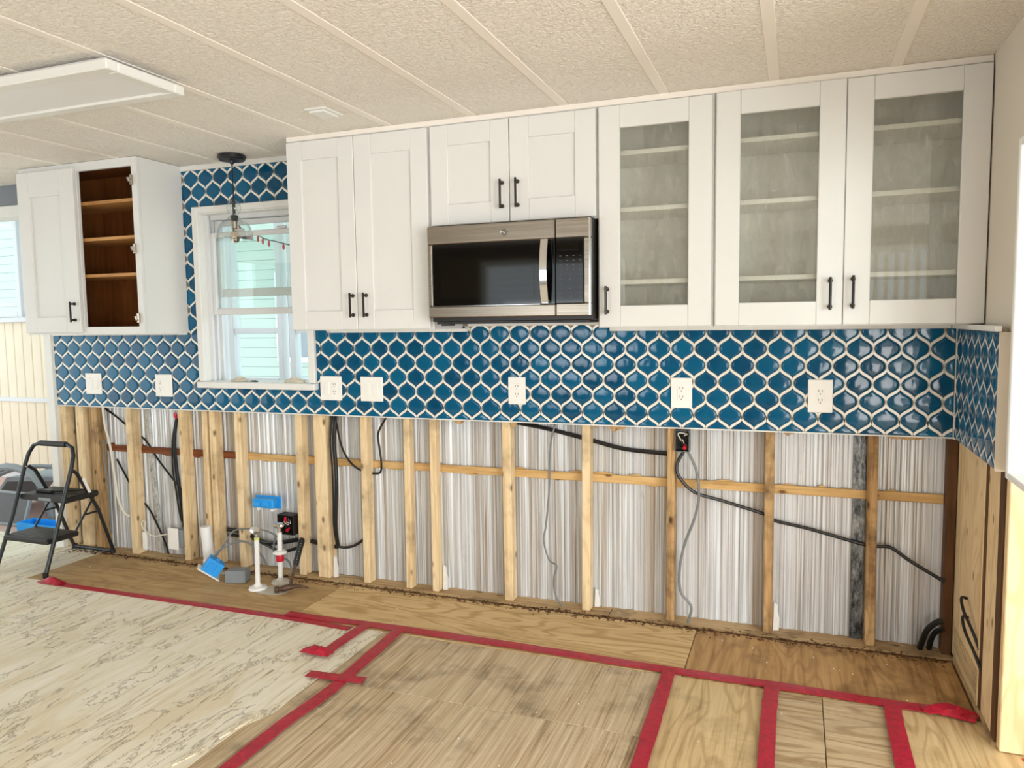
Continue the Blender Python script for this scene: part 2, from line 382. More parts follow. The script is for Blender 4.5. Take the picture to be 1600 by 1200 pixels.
# ribbed metal sheets behind the studs
prof = [(0, 0), (.012, 0), (.02, .006), (.032, .006), (.04, 0), (.055, 0), (.060, .004), (.066, .004), (.071, 0), (.084, 0), (.088, -.004), (.096, -.004), (.100, 0)]
xs = -4.31; k = 0
while xs < .60:
    xe = min(xs+.82, .62); pts = []; i = 0; x = xs
    while True:
        done = False
        for (px, py) in prof[:-1]:
            q = x+px
            if q > xe: done = True; break
            pts.append((q, .104+py*1.3))
        if done: break
        x += .1
    pts.append((xe, .104))
    m_ = MB(); n = len(pts)
    m_.add([(p[0], p[1], -.03) for p in pts]+[(p[0], p[1], 1.0) for p in pts]+[(p[0], p[1]+.001, -.03) for p in pts]+[(p[0], p[1]+.001, 1.0) for p in pts],
           [(i, i+1, n+i+1, n+i) for i in range(n-1)]+[(2*n+i, 3*n+i, 3*n+i+1, 2*n+i+1) for i in range(n-1)])
    m_.build('siding_sheet', M['siding'], wo, 20); xs = xe-.002 if xe < .62 else 9
B(.235, .285, .088, .0955, 0, .93).xf(Matrix.Shear('XZ', 4, (0, 0))).build('galvanized_strap', M['galv'], wo)
MB().prism([(-3.665, .93), (-3.625, .93), (-3.565, 0), (-3.605, 0)], lambda p, d: (p[0], d, p[1]), .090, .096).build('galvanized_strap', M['galvlight'], wo)
# studs
studs = [(-4.30, .07, .064), (-4.145, .062, .064), (-4.03, .062, .064), (-3.74, .05, .07), (-3.337, .042, .07), (-3.165, .036, .064), (-3.112, .042, .064),
         (-2.936, .042, .06), (-2.528, .042, .064), (-2.41, .075, .075), (-2.121, .04, .06), (-1.867, .036, .05), (-1.72, .036, .055),
         (-1.328, .045, .06), (-.927, .04, .06), (-.532, .036, .055), (-.116, .038, .06), (.285, .038, .06)]
rs = random.Random(7)
for (x, wd, dp) in studs:
    a = rs.uniform(-.006, .006); m_ = B(x, x+wd, .021, .021+dp, 0.001, .91, .0035)
    m_.v = [(v[0]+a*(1-v[2]/.9), v[1], v[2]) for v in m_.v]
    m_.build('stud', M['stud_old' if x in (-.532, -.116, .285, -4.03) else 'pine_z'], wb)
B(.574, .6095, .035, .098, .001, .905, .002).build('corner_shade_stud', M['darkwood_and_shade'], wb)  # dark colour stands in for the shadow gap in the corner
B(-3.165+.001, -3.12, .03, .08, .001, .12).build('block', M['pine_z'], wb)
# horizontal rail lengths, notched behind the studs
for a, b, mm in ((-4.0, -2.95, 'redrail'), (-2.94, -1.34, 'pine_x'), (-1.33, -.10, 'pine_x'), (-.09, .573, 'pine_x')):
    B(a, b, .083, .0985, .610, .648, .002).build('rail', M[mm], wb)
    m_ = MB(); rr = random.Random(int(a*100))
    x = a+.03
    while x < b-.1:   # torn glue and paper along both edges
        L_ = rr.uniform(.03, .12); top = rr.random() < .5; h = rr.uniform(.006, .016); z0 = .648 if top else .610; sg = 1 if top else -1
        pl = [(x+L_*t, z0+sg*h*math.sin(math.pi*t)*rr.uniform(.5, 1)) for t in (.15, .3, .45, .6, .75, .9)]
        m_.prism([(x, z0)]+pl+[(x+L_, z0)], lambda p, d: (p[0], d, p[1]), .093, .0975); x += L_+rr.uniform(.0, .14)
    tag(m_.build('torn_paper', M['redrail' if mm == 'redrail' else 'pine_x'], wb), kind='stuff')
for a, b in ((-4.3, -2.6), (-2.598, -.8), (-.798, .612)):
    B(a, b, -.005, .108, -.03, 0, .003).build('bottom_plate', M['plate_wood'], wb)
B(-4.25, .6, -.028, -.006, -.03, -.006).build('sill_gap_shade', M['darkwood_and_shade'], wb)  # dark strip paints the shade in the gap between plate and plywood

# ------------------------------------------------------------------ mosaic tile
TW, TD, TX0, TZ0 = .10098, .0717, -4.201, .957
def ogee(t):
    u = t-.5*math.sin(2*math.pi*t)/(2*math.pi); du = 1-.5*math.cos(2*math.pi*t)
    return TW/4*(1+math.cos(math.pi*u)), -TW/4*math.pi*du*math.sin(math.pi*u)/TD
def half_curve(off, n):
    out = []
    for i in range(200):
        z = TD*i/199; x, dx = ogee(i/199); nn = math.hypot(1, dx)
        of = off+.0010*math.sin(math.pi*i/199); px, pz = x-of/nn, z+of*dx/nn
        if px < 0: break
        out.append((px, pz))
    tip = out[-1][1]+.0012
    pk = [out[int(j*(len(out)-1)/n)] for j in range(n)]
    return pk+[(0, tip)]
Q = half_curve(.0064, 7)
LAN = Q+[(-x, z) for x, z in Q[-2::-1]]+[(-x, -z) for x, z in Q[1:]]+[(x, -z) for x, z in Q[-2:0:-1]]
def leaf_poly(sgn):
    c = []; N = 9
    for i in range(N+1):
        t = i/N; z = TD*t; x, dx = ogee(t); nn = math.hypot(1, dx)
        h = .0016+.0037*math.sin(math.pi*t)**.8
        c.append(((x, z), (1/nn, -dx/nn), h))
    a = [(p[0]+n[0]*h, p[1]+n[1]*h) for p, n, h in c]; b = [(p[0]-n[0]*h, p[1]-n[1]*h) for p, n, h in c[::-1]]
    return [(sgn*x, z) for x, z in a+b]
LEAF = {1: leaf_poly(1), -1: leaf_poly(-1)}
def clip(poly, a, b, c):           # keep a*x+b*z<=c
    out = []; n = len(poly)
    for i in range(n):
        p, q = poly[i], poly[(i+1) % n]; dp = a*p[0]+b*p[1]-c; dq = a*q[0]+b*q[1]-c
        if dp <= 0: out.append(p)
        if (dp < 0 < dq) or (dq < 0 < dp):
            t = dp/(dp-dq); out.append((p[0]+(q[0]-p[0])*t, p[1]+(q[1]-p[1])*t))
    return out
def parea(p): return abs(sum(p[i][0]*p[(i+1) % len(p)][1]-p[(i+1) % len(p)][0]*p[i][1] for i in range(len(p))))/2 if len(p) > 2 else 0
def back_clip(poly, cx, cz):
    poly = clip(poly, 0, -1, -.8975); poly = clip(poly, 1, 0, .5800); poly = clip(poly, -1, 0, 4.262); poly = clip(poly, 0, 1, 2.220)
    if cx < -3.222 or cx > -2.22: poly = clip(poly, 0, 1, 1.352)
    elif cz > 1.36: poly = clip(poly, -1, 0, 3.218)
    if cz > 1.36 and cx > -2.3: poly = clip(poly, 1, 0, -2.21)
    if poly and WX0-.08 < cx < WX1+.08 and WZ0-.1 < cz < WZ1+.1:
        opts = [clip(poly, 1, 0, WX0-.012), clip(poly, -1, 0, -WX1-.012), clip(poly, 0, 1, WZ0-.012), clip(poly, 0, -1, -WZ1-.012)]
        poly = max(opts, key=parea)
    return poly
def tile_mb(poly, fn, dep=(.0085, .0022, 0), sc=(1, .965, .80)):
    n = len(poly); cx = sum(p[0] for p in poly)/n; cz = sum(p[1] for p in poly)/n
    m_ = MB(); vs = []
    for d, s_ in ((dep[0], sc[0]), (dep[1], sc[0]), (dep[1]-.0014, sc[1]), (dep[2], sc[2])):
        vs += [fn((cx+(p[0]-cx)*s_, cz+(p[1]-cz)*s_), d) for p in poly]
    fs = [(r*n+i, r*n+(i+1) % n, (r+1)*n+(i+1) % n, (r+1)*n+i) for r in range(3) for i in range(n)]+[tuple(3*n+i for i in range(n))]
    return m_.add(vs, fs)
def leaf_mb(poly, fn):
    n = len(poly); cx = sum(p[0] for p in poly)/n; cz = sum(p[1] for p in poly)/n; m_ = MB()
    return m_.add([fn(p, .0085) for p in poly]+[fn(p, .0022) for p in poly], [(i, (i+1) % n, n+(i+1) % n, n+i) for i in range(n)]+[tuple(n+i for i in range(n))])
def lay(parent, fn, rows, cols, clipf, x0, mtile, limit, near):
    full_t = None; full_l = {}
    T = []; Lf = []
    for r in range(*rows):
        for c in range(*cols):
            cx = x0+(c+(.5 if r % 2 else 0))*TW; cz = TZ0+r*TD
            p0 = [(cx+x, cz+z) for x, z in LAN]; p = clipf(p0, cx, cz)
            if len(p) > 2 and parea(p) > 4e-5: T.append((near(cx, cz)*parea(p), cx, cz, p, abs(parea(p)-parea(p0)) < 1e-9))
            for sg in (1, -1):
                q0 = [(cx+x, cz+z) for x, z in LEAF[sg]]; q = clipf(q0, cx+sg*TW/4, cz+TD/2)
                if len(q) > 2 and parea(q) > 1.2e-5: Lf.append((near(cx, cz)*parea(q), cx, cz, q, abs(parea(q)-parea(q0)) < 1e-9, sg))
    T.sort(key=lambda t: -t[0]); Lf.sort(key=lambda t: -t[0])
    base = fn((0, 0), 0); rest = MB(); mesh_t = None
    for i, (s_, cx, cz, p, full) in enumerate(T):
        if i >= limit: q = tile_mb(p, fn); rest.add(q.v, q.f); continue
        if full:
            if mesh_t is None: mesh_t = tile_mb(LAN, fn).mesh('tile', mtile, base, 60)
            link('tile', mesh_t, fn((cx, cz), 0), parent)
        else: tile_mb(p, fn).build('tile', mtile, parent, 60)
    if rest.v: tag(rest.build('tile_cut_pieces', mtile, parent, 60), kind='stuff')
    rest = MB(); ml = {}
    for i, (s_, cx, cz, p, full, sg) in enumerate(Lf):
        if i >= limit: q = leaf_mb(p, fn); rest.add(q.v, q.f); continue
        if full:
            if sg not in ml: ml[sg] = leaf_mb(LEAF[sg], fn).mesh('tile_border', M['strip'], base, 40)
            link('tile_border', ml[sg], fn((cx, cz), 0), parent)
        else: leaf_mb(p, fn).build('tile_border', M['strip'], parent, 40)
    if rest.v: tag(rest.build('tile_border_pieces', M['strip'], parent, 40), kind='stuff')
lay(wb, lambda p, d: (p[0], d, p[1]), (-2, 19), (-2, 50), back_clip, TX0, M['tile'], 300,
    lambda x, z: 1/((x*x+(3.35)**2))**1.5)
B(-4.268, .5805, 0, .008, .891, .8965).build('edge_strip', M['trimwhite'], wb)
B(-4.272, -4.264, 0, .008, .891, 1.352).build('edge_strip', M['trimwhite'], wb)
B(-3.2275, -3.220, 0, .008, 1.33, 2.2265).build('edge_strip', M['trimwhite'], wb)
B(-3.2275, -2.2, -.004, .008, 2.2215, CZ-.001).build('edge_strip', M['trimwhite'], wb)
# ------------------------------------------------------------------ right wall
wr = struct(MB().box(XR, XR+.012, -.765, .02, .893, CZ+.01).box(XR, XR+.012, -1.6, -.765, 1.862, CZ+.01).box(XR, XR+.012, -1.6, -1.43, .893, 1.862).build('wall_right', M['wallbeige']))
B(XR-.021, XR-.0095, -.66, -.006, .893, 1.335).build('tile_backing', M['grout'], wr)
def right_clip(poly, cx, cz):
    poly = clip(poly, 0, -1, -.8975); poly = clip(poly, 1, 0, -.012); poly = clip(poly, -1, 0, .655); return clip(poly, 0, 1, 1.322)
def fr(p, d): return (XR-.0295+d, p[0], p[1])
# seen from inside the room the right-hand wall's own mosaic runs along y
lay(wr, fr, (-2, 7), (34, 43), right_clip, TX0, M['tile'], 300, lambda x, z: 1)
B(XR-.031, XR-.021, -.012, .0, .891, 1.325).build('corner_grout', M['strip'], wr)
B(XR-.03, XR-.0001, -.672, -.66, .893, 1.322).build('edge_strip', M['wallbeige'], wr)
# framing below the right wall: boards facing the room, end post facing the camera
B(XR+.0005, XR+.018, -.412, .10, .012, .892, .002).build('wall_board', M['pine_right'], wr)
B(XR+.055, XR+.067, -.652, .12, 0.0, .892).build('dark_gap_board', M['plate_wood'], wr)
B(XR+.004, XR+.040, -.598, -.450, .012, .892, .003).build('wall_board', M['pine_right'], wr)
B(XR+.003, XR+.05, -.449, -.4125, .012, .892).build('gap_shade_strip', M['darkwood_and_shade'], wr)  # dark strip added to paint the shade between the two boards
B(XR+.003, XR+.05, -.650, -.5985, .012, .892).build('gap_shade_strip', M['darkwood_and_shade'], wr)  # same painted shade between board and end post
B(XR-.0015, XR+.0002, -.40, -.005, .0125, .135).build('splice_board', M['plyE'], wr)
B(XR+.008, XR+.30, -.692, -.654, .004, .885, .003).build('wall_post', M['pine_right'], wr)
B(XR-.004, XR+.03, -.652, -.004, -.018, .012).build('bottom_plate', M['plate_wood'], wr)
B(XR+.0405, 3.1, -.65, -.64, 0, .892).build('half_wall_back', M['drywall'], wr)
rw = struct(MB().box(XR-.020, XR+.03, -.772, -.748, .888, 1.88, .003).box(XR-.020, XR+.03, -1.45, -1.426, .888, 1.88, .003).box(XR-.020, XR+.03, -1.4255, -.7725, 1.856, 1.88, .003).box(XR-.020, XR+.03, -1.4255, -.7725, .888, .908, .003).build('window_14', M['brightwhite']))
B(XR+.004, XR+.008, -1.427, -.771, .907, 1.857).build('pane', M['porchglass'], rw)
# ------------------------------------------------------------------ trims and strips under and over the cabinets
def trim(n, *a, m='trimwhite'): return struct(B(*a, .002).build(n, M[m]))
trim('trim_2', -2.262, .609, -.3165, -.3105, 2.2255, CZ-.0005, m='batten')
trim('trim_3', -4.25, -3.21, -.022, -.0005, 1.322, 1.3425)
trim('trim_4', -2.258, -1.482, -.022, -.0005, 1.326, 1.3425)
trim('trim_5', -1.478, -.790, -.022, -.0005, 1.352, 1.374)
trim('trim_6', -.784, .5610, -.022, -.0005, 1.324, 1.3425)
trim('trim_7', XR-.05, XR-.031, -.70, -.022, 1.324, 1.342)
trim('trim_8', -4.33, -4.2735, -.012, .140, 0.0, CZ-.001, m='trimwhite')
# ------------------------------------------------------------------ header over the opening on the left and porch behind
struct(B(-7.5, -4.331, .0, .14, 2.125, CZ+.01).build('wall_header', M['greyblue']))
struct(B(-7.5, -4.331, -.012, .15, 2.058, 2.124, .004).build('trim_9', M['trimwhite']))
# ------------------------------------------------------------------ window
win = struct(MB().box(-3.124, -3.084, -.024, -.0005, 1.062, 2.02, .003).box(-2.396, -2.356, -.024, -.0005, 1.062, 2.02, .003).box(-3.0835, -2.3965, -.024, -.0005, 1.985, 2.02, .003).build('window_1', M['trimwhite']))
B(-3.128, -2.352, -.040, .115, 1.026, 1.061, .004).build('sill', M['trimwhite'], win)
m_ = MB().box(-3.0915, -3.0815, -.005, .13, 1.062, 1.99).box(-2.398, -2.388, -.005, .13, 1.062, 1.99).box(-3.081, -2.3985, -.005, .13, 1.980, 1.9905)
m_.build('jamb', M['trimwhite'], win)
m_ = MB()
for x0, x1 in ((-3.081, -3.062), (-2.418, -2.3985)):
    m_.box(x0, x1, .03, .045, 1.062, 1.98).box(x0, x1, .068, .078, 1.062, 1.98).box(x0, x1, .108, .125, 1.062, 1.98)
m_.box(-3.062, -2.418, .05, .125, 1.955, 1.98); m_.build('track', M['vinyl'], win)
def sash(y0, y1, z0, z1, bt, tp, x0=-3.075, x1=-2.405):
    s_ = MB().box(x0, x0+.036, y0, y1, z0, z1, .003).box(x1-.036, x1, y0, y1, z0, z1, .003).box(x0+.0365, x1-.0365, y0, y1, z0, z0+bt, .003).box(x0+.0365, x1-.0365, y0, y1, z1-tp, z1, .003).build('sash', M['vinyl'], win)
    B(x0+.034, x1-.034, (y0+y1)/2-.003, (y0+y1)/2+.003, z0+bt-.003, z1-tp+.003).build('pane', M['glass'], s_); return s_
s1 = sash(.047, .067, 1.430, 1.885, .036, .028)
sash(.080, .104, 1.53, 1.953, .045, .03, -3.061, -2.419)
for x in (-2.86, -2.58): B(x-.03, x+.03, .036, .058, 1.8855, 1.898, .004).build('sash_lock', M['vinyl'], s1)
def blob(name, cx, cy, z, sx, sy, sz, mat, seed, label, cat, group=None):
    m_ = MB(); rr = random.Random(seed); n = 14; rows = 6; vs = []
    for i in range(rows+1):
        ph = math.pi/2*i/rows
        for k in range(n):
            q = 2*math.pi*k/n; f = 1+rr.uniform(-.3, .3)
            vs.append((cx+sx*math.cos(ph)*math.cos(q)*f, cy+sy*math.cos(ph)*math.sin(q)*f, z+max(0, sz*math.sin(ph)*(1+rr.uniform(-.4, .4)))))
    fs = [(i*n+k, i*n+(k+1) % n, (i+1)*n+(k+1) % n, (i+1)*n+k) for i in range(rows) for k in range(n)]+[tuple(range(n))]
    return tag(m_.add(vs, fs).build(name, M[mat], None, 25), label, cat, group)
blob('crumpled_rag', -2.87, .012, 1.0615, .06, .022, .022, 'rag', 1, 'crumpled cream rag on the left of the window sill', 'rag', 'rags on the window sill')
blob('crumpled_rag', -2.50, .012, 1.0615, .062, .022, .024, 'rag', 2, 'crumpled cream rag on the right of the window sill', 'rag', 'rags on the window sill')
tag(MB().tube([(-2.79, .0, 1.066), (-2.76, .005, 1.066), (-2.74, .0, 1.066)], [.004, .005, .003], 6).build('screw_bit', M['slot']), 'small dark screw on the window sill between two rags', 'screw')
# ------------------------------------------------------------------ porch behind the wall
pf = struct(B(-9.5, 1.2, .142, 1.75, -.14, -.02).build('floor_porch', M['pink']))
pw = struct(MB().box(-9.5, 1.2, 1.50, 1.55, -.1, .10).box(-9.5, -6.45, 1.50, 1.55, .10, 1.43).box(-6.45, -5.6, 1.50, 1.55, .1, 1.43).box(-5.6, 1.2, 1.50, 1.55, .1, .90).box(-9.5, 1.2, 1.50, 1.55, 2.42, 2.5).build('wall_porch', M['vinyl']))
x = -9.4
while x < -5.65:
    B(x, x+.108, 1.478, 1.4995, .06, 1.42, .006).build('wall_slat', M['cream'], pw); x += .1105
struct(B(-9.5, -5.6, 1.462, 1.4775, .70, .74, .003).build('trim_10', M['vinyl']))
struct(B(-9.5, -5.55, 1.44, 1.56, 1.42, 1.462, .004).build('trim_11', M['vinyl']))
def pwindow(n, x0, x1, z0, z1, rail):
    o = struct(MB().box(x0, x0+.05, 1.48, 1.56, z0, z1, .004).box(x1-.05, x1, 1.48, 1.56, z0, z1, .004).box(x0+.0505, x1-.0505, 1.48, 1.56, z0, z0+.05, .004).box(x0+.0505, x1-.0505, 1.48, 1.56, z1-.05, z1, .004).build('window_%d' % n, M['vinyl']))
    B(x0+.0505, x1-.0505, 1.49, 1.53, rail, rail+.045, .004).build('meeting_rail', M['vinyl'], o)
    B(x0+.048, x1-.048, 1.515, 1.519, z0+.048, rail+.002).build('pane', M['porchglass'], o)
    B(x0+.048, x1-.048, 1.527, 1.531, rail+.02, z1-.048).build('pane', M['porchglass'], o)
    return o
for i, (a, b) in enumerate(((-9.4, -8.3), (-8.25, -7.3), (-7.25, -6.52), (-6.48, -5.62), (-5.55, -4.95), (-4.9, -4.28), (-4.22, -3.70), (-3.64, -3.10), (-3.04, -2.3), (-2.2, -1.4))):
    pwindow(2+i, a, b, (1.465 if b < -5.6 else .905), 2.42, (1.56 if b < -5.6 else 1.30))
nb = empty('neighbour_house', (-7, 4.4, -.6), 'pale green lap-sided house wall seen through the porch windows', 'house')
B(-18, 3, 4.42, 4.5, -.6, 3.0).build('wall', M['nsiding'], nb)
for i in range(30): B(-18, 3, 4.392, 4.4195, -.6+.12*i, -.6+.12*i+.117, .004).build('siding_board', M['nsiding'], nb)
for x_ in (-10.2, -6.0):
    f_ = MB().box(x_, x_+.06, 4.36, 4.3915, .9, 2.0).box(x_+.84, x_+.9, 4.36, 4.3915, .9, 2.0).box(x_+.061, x_+.839, 4.36, 4.3915, 1.94, 2.0).box(x_+.061, x_+.839, 4.36, 4.3915, .9, .96).build('window_frame', M['vinyl'], nb)
    B(x_+.0605, x_+.8395, 4.375, 4.385, .9605, 1.9395).build('pane', M['greybox'], f_)
# fibreglass awning roof, corrugated, sloping away
ap = []
xx = -9.5; k = 0
while xx < 1.2: ap.append((xx, .012*(1 if k % 2 else -1))); xx += .05; k += 1
n = len(ap); y0, z0, y1, z1 = .15, 2.62, 1.9, 2.36
struct(MB().add([(p[0], y0, z0+p[1]) for p in ap]+[(p[0], y1, z1+p[1]) for p in ap], [(i, i+1, n+i+1, n+i) for i in range(n-1)]).build('ceiling_porch', M['awning'], None, 80))
for xb in (-6.9, -5.4, -3.95, -2.4): struct(B(xb, xb+.05, .2, 1.5, 2.33, 2.40).build('trim_beam', M['vinyl']))
# string of red lamps under the awning
sp = smooth_path([(-3.925, 1.30, 2.332), (-3.92, 1.30, 2.2), (-3.90, 1.30, 2.09), (-3.75, 1.30, 2.03), (-3.6, 1.30, 1.98), (-3.1, 1.3, 1.90), (-2.5, 1.3, 2.1), (-2.38, 1.3, 2.332)])
sl = empty('string_lights', (-3.9, 1.3, 1.95), 'string of small red lamps hanging in the porch beyond the window', 'string lights')
MB().tube(sp, .004, 6).build('cord', M['cable'], sl)
for i in range(1, len(sp)-1, 2):
    p = sp[i]; MB().lathe([(.004, p.z-.005), (.009, p.z-.014), (.009, p.z-.035), (.002, p.z-.05)], p.x, p.y, 8).build('lamp', M['red'], sl)
# clutter on the porch behind the step stool
lg = empty('folding_lounge', (-5.2, .72, -.02), 'grey mesh lounge with arched tube frame behind the step stool', 'lounge')
m_ = MB()
m_.tube(smooth_path([(-5.75, .5, .0), (-5.65, .5, .22), (-5.4, .52, .33), (-5.1, .55, .36), (-4.85, .6, .30), (-4.7, .62, .0)]), .016, 8)
m_.tube(smooth_path([(-5.75, .95, .0), (-5.65, .95, .22), (-5.4, .97, .33), (-5.1, .98, .36), (-4.85, 1.0, .30), (-4.7, 1.02, .0)]), .016, 8)
m_.build('frame', M['greybox'], lg)
prf = [(-5.72, .04), (-5.5, .26), (-5.2, .28), (-4.95, .30), (-4.78, .05)]
m_ = MB(); vs = []; N = len(prf)
for (x_, z_) in prf: vs += [(x_, .52, z_), (x_, .97, z_)]
for (x_, z_) in prf: vs += [(x_, .52, z_-.03), (x_, .97, z_-.03)]
fs = [(2*i, 2*i+1, 2*i+3, 2*i+2) for i in range(N-1)]+[(2*N+2*i, 2*N+2*i+2, 2*N+2*i+3, 2*N+2*i+1) for i in range(N-1)]
fs += [(2*i, 2*i+2, 2*N+2*i+2, 2*N+2*i) for i in range(N-1)]+[(2*i+1, 2*N+2*i+1, 2*N+2*i+3, 2*i+3) for i in range(N-1)]+[(0, 2*N, 2*N+1, 1), (2*N-2, 2*N-1, 4*N-1, 4*N-2)]
m_.add(vs, fs).build('mesh_seat', M['fabricgrey'], lg, 50)
hoop = empty('grey_hose', (-5.35, .42, -.02), 'grey ribbed hose arching over behind the step stool', 'hose')
hp = smooth_path([(-5.62, .44, .25), (-5.4, .44, .36), (-5.15, .44, .33), (-5.0, .44, .20), (-4.95, .44, .01)], 8)
MB().tube(hp, [.026+.004*(i % 2) for i in range(len(hp))], 8).build('hose', M['greybox'], hoop)
pc = empty('leaning_panel', (-5.24, .29, -.02), 'dark flat panel with a white frame leaning behind the step stool', 'panel')
Mt = Matrix.Translation((-5.24, .29, -.018)) @ Matrix.Rotation(R(-18), 4, 'X')
B(-.21, .19, 0, .012, .02, .22).xf(Mt).build('board', M['cardboard'], pc)
MB().box(-.23, -.2105, -.006, .016, 0, .24, .002).box(.1905, .21, -.006, .016, 0, .24, .002).box(-.21, .19, -.006, .016, 0, .0195, .002).box(-.21, .19, -.006, .016, .2205, .24, .002).xf(Mt).build('frame', M['greybox'], pc)
tr = empty('blue_tray', (-4.72, .27, -.02), 'bright blue shallow tray on the porch floor behind the step stool', 'tray')
B(-4.98, -4.55, .20, .33, -.0195, -.010, .003).build('base', M['bluebox'], tr)
MB().box(-4.98, -4.55, .20, .206, -.0095, .045).box(-4.98, -4.55, .324, .33, -.0095, .045).box(-4.98, -4.974, .2065, .3235, -.0095, .045).box(-4.556, -4.55, .2065, .3235, -.0095, .045).build('rim', M['bluebox'], tr)

# ------------------------------------------------------------------ cabinets
CY, CF, CB = -.31, -.33, -.0035
pull_bar = None
def pull(parent, x, z0, z1, y=CF):
    global pull_bar
    key = round(z1-z0, 3)
    m_ = MB(); zc0, zc1 = z0+.012, z1-.012
    m_.tube([(x, y-.030, z0), (x, y-.030, z1)], .0052, 8)
    for zz in (zc0, zc1): m_.tube([(x, y, zz), (x, y-.008, zz), (x, y-.010, zz), (x, y-.030, zz)], [.0085, .0085, .0055, .0055], 10)
    return m_.build('handle', M['bronze'], parent)
def shaker(root, x0, x1, z0, z1, ins, hx, hz, gl=None):
    a, b, c, d = ins
    dr = MB().box(x0, a, CF, CY-.001, z0, z1, .0025).box(b, x1, CF, CY-.001, z0, z1, .0025).box(a+.0004, b-.0004, CF, CY-.001, z0, c, .0025).box(a+.0004, b-.0004, CF, CY-.001, d, z1, .0025).build('door', M['white'], root)
    if gl: B(a-.004, b+.004, CF+.010, CF+.014, c-.004, d+.004).build('pane', M['cabglass'], dr)
    else: B(a-.006, b+.006, CF+.012, CF+.0185, c-.006, d+.006).build('panel', M['white'], dr)
    if hx is not None: pull(dr, hx, *hz)
    return dr
def carcass(root, x0, x1, z0, z1, mat, inner, opens, shelves, shelfmat, edge=.018):
    m_ = MB().box(x0, x0+edge, CY+.019, CB, z0, z1).box(x1-edge, x1, CY+.019, CB, z0, z1).box(x0+edge, x1-edge, CY+.019, CB, z1-edge, z1).box(x0+edge, x1-edge, CY+.019, CB, z0+.008, z0+.008+edge).box(x0+edge, x1-edge, CB-.006, CB, z0+.03, z1-edge)
    m_.build('body', M[mat], root)
    ff = MB(); xs_ = [x0]+[v for o in opens for v in o[:2]]+[x1]; oz0, oz1 = opens[0][2], opens[0][3]
    for i in range(0, len(xs_), 2): ff.box(xs_[i], xs_[i+1], CY, CY+.0185, z0, z1, .001)
    for o in opens: ff.box(o[0], o[1], CY, CY+.0185, z0, oz0).box(o[0], o[1], CY, CY+.0185, oz1, z1)
    ff.build('face_frame', M[mat], root)
    if inner:
        e = edge+.0005
        MB().box(x0+e, x0+e+.003, CY+.0195, CB-.0065, z0+.03, z1-e).box(x1-e-.003, x1-e, CY+.0195, CB-.0065, z0+.03, z1-e).box(x0+e+.0035, x1-e-.0035, CB-.0105, CB-.0065, z0+.03, z1-e).box(x0+e+.0035, x1-e-.0035, CY+.0195, CB-.011, z0+.0265, z0+.0295).box(x0+e+.0035, x1-e-.0035, CY+.0195, CB-.011, z1-e-.004, z1-e).build('lining', M[inner], root)
    for z in shelves: B(x0+.024, x1-.024, CY+.03, CB-.012, z-.018, z, .001).build('shelf', M[shelfmat], root)
L1 = empty('wall_cabinet', (-3.63, -.16, 1.333), 'white wall cabinet missing its right door, brown shelves showing, left of window', 'cabinet', 'kitchen wall cabinets')
carcass(L1, -4.055, -3.2, 1.333, 2.2475, 'white', 'brown', [(-4.02, -3.650, 1.373, 2.203), (-3.620, -3.236, 1.373, 2.203)], [], 'brown')
for z in (2.045, 1.852, 1.658): B(-4.03, -3.225, CY+.028, CB-.0115, z-.017, z, .001).build('shelf', M['shelfedge'], L1)
shaker(L1, -4.05, -3.627, 1.343, 2.221, (-3.962, -3.734, 1.430, 2.085), -3.664, (1.400, 1.511))
for z in (2.129, 1.777, 1.417):
    h = MB().box(-3.2358, -3.222, CY-.016, CY-.0005, z-.026, z+.026, .003).box(-3.2375, -3.2362, CY+.001, CY+.03, z-.02, z+.02).build('hinge', M['nickel'], L1)
    MB().tube([(-3.228, CY-.0165, z-.012), (-3.228, CY-.026, z-.008), (-3.232, CY-.028, z+.008)], .007, 8).build('hinge_cup', M['chrome'], h)
L2 = empty('wall_cabinet', (-1.88, -.16, 1.333), 'tall white wall cabinet with two solid doors between window and microwave', 'cabinet', 'kitchen wall cabinets')
carcass(L2, -2.256, -1.511, 1.343, 2.2475, 'white', None, [(-2.22, -1.91, 1.38, 2.2), (-1.88, -1.55, 1.38, 2.2)], [], 'white')
shaker(L2, -2.255, -1.894, 1.346, 2.219, (-2.174, -1.976, 1.433, 2.134), -1.914, (1.400, 1.513))
shaker(L2, -1.891, -1.521, 1.346, 2.219, (-1.803, -1.604, 1.433, 2.132), -1.843, (1.400, 1.513))
L3 = empty('wall_cabinet', (-1.134, -.16, 1.785), 'short white wall cabinet with two solid doors above the microwave', 'cabinet', 'kitchen wall cabinets')
carcass(L3, -1.5095, -.7625, 1.787, 2.2475, 'white', None, [(-1.47, -1.16, 1.82, 2.2), (-1.11, -.8, 1.82, 2.2)], [], 'white')
shaker(L3, -1.505, -1.140, 1.794, 2.219, (-1.421, -1.224, 1.883, 2.132), -1.169, (1.846, 1.967))
shaker(L3, -1.136, -.766, 1.794, 2.219, (-1.052, -.853, 1.883, 2.133), -1.100, (1.847, 1.968))
L4 = empty('wall_cabinet', (-.53, -.16, 1.333), 'narrow white wall cabinet with a single glass door beside the microwave', 'cabinet', 'kitchen wall cabinets')
carcass(L4, -.761, -.3035, 1.343, 2.2475, 'white', None, [(-.715, -.345, 1.38, 2.2)], [2.052, 1.827, 1.536], 'white')
shaker(L4, -.754, -.311, 1.346, 2.221, (-.668, -.399, 1.431, 2.132), -.719, (1.396, 1.510), True)
L5 = empty('wall_cabinet', (.155, -.16, 1.333), 'wide white wall cabinet with a pair of glass doors against the right wall', 'cabinet', 'kitchen wall cabinets')
carcass(L5, -.302, .6105, 1.343, 2.2475, 'white', None, [(-.26, .565, 1.38, 2.2)], [2.058, 1.825, 1.536], 'white')
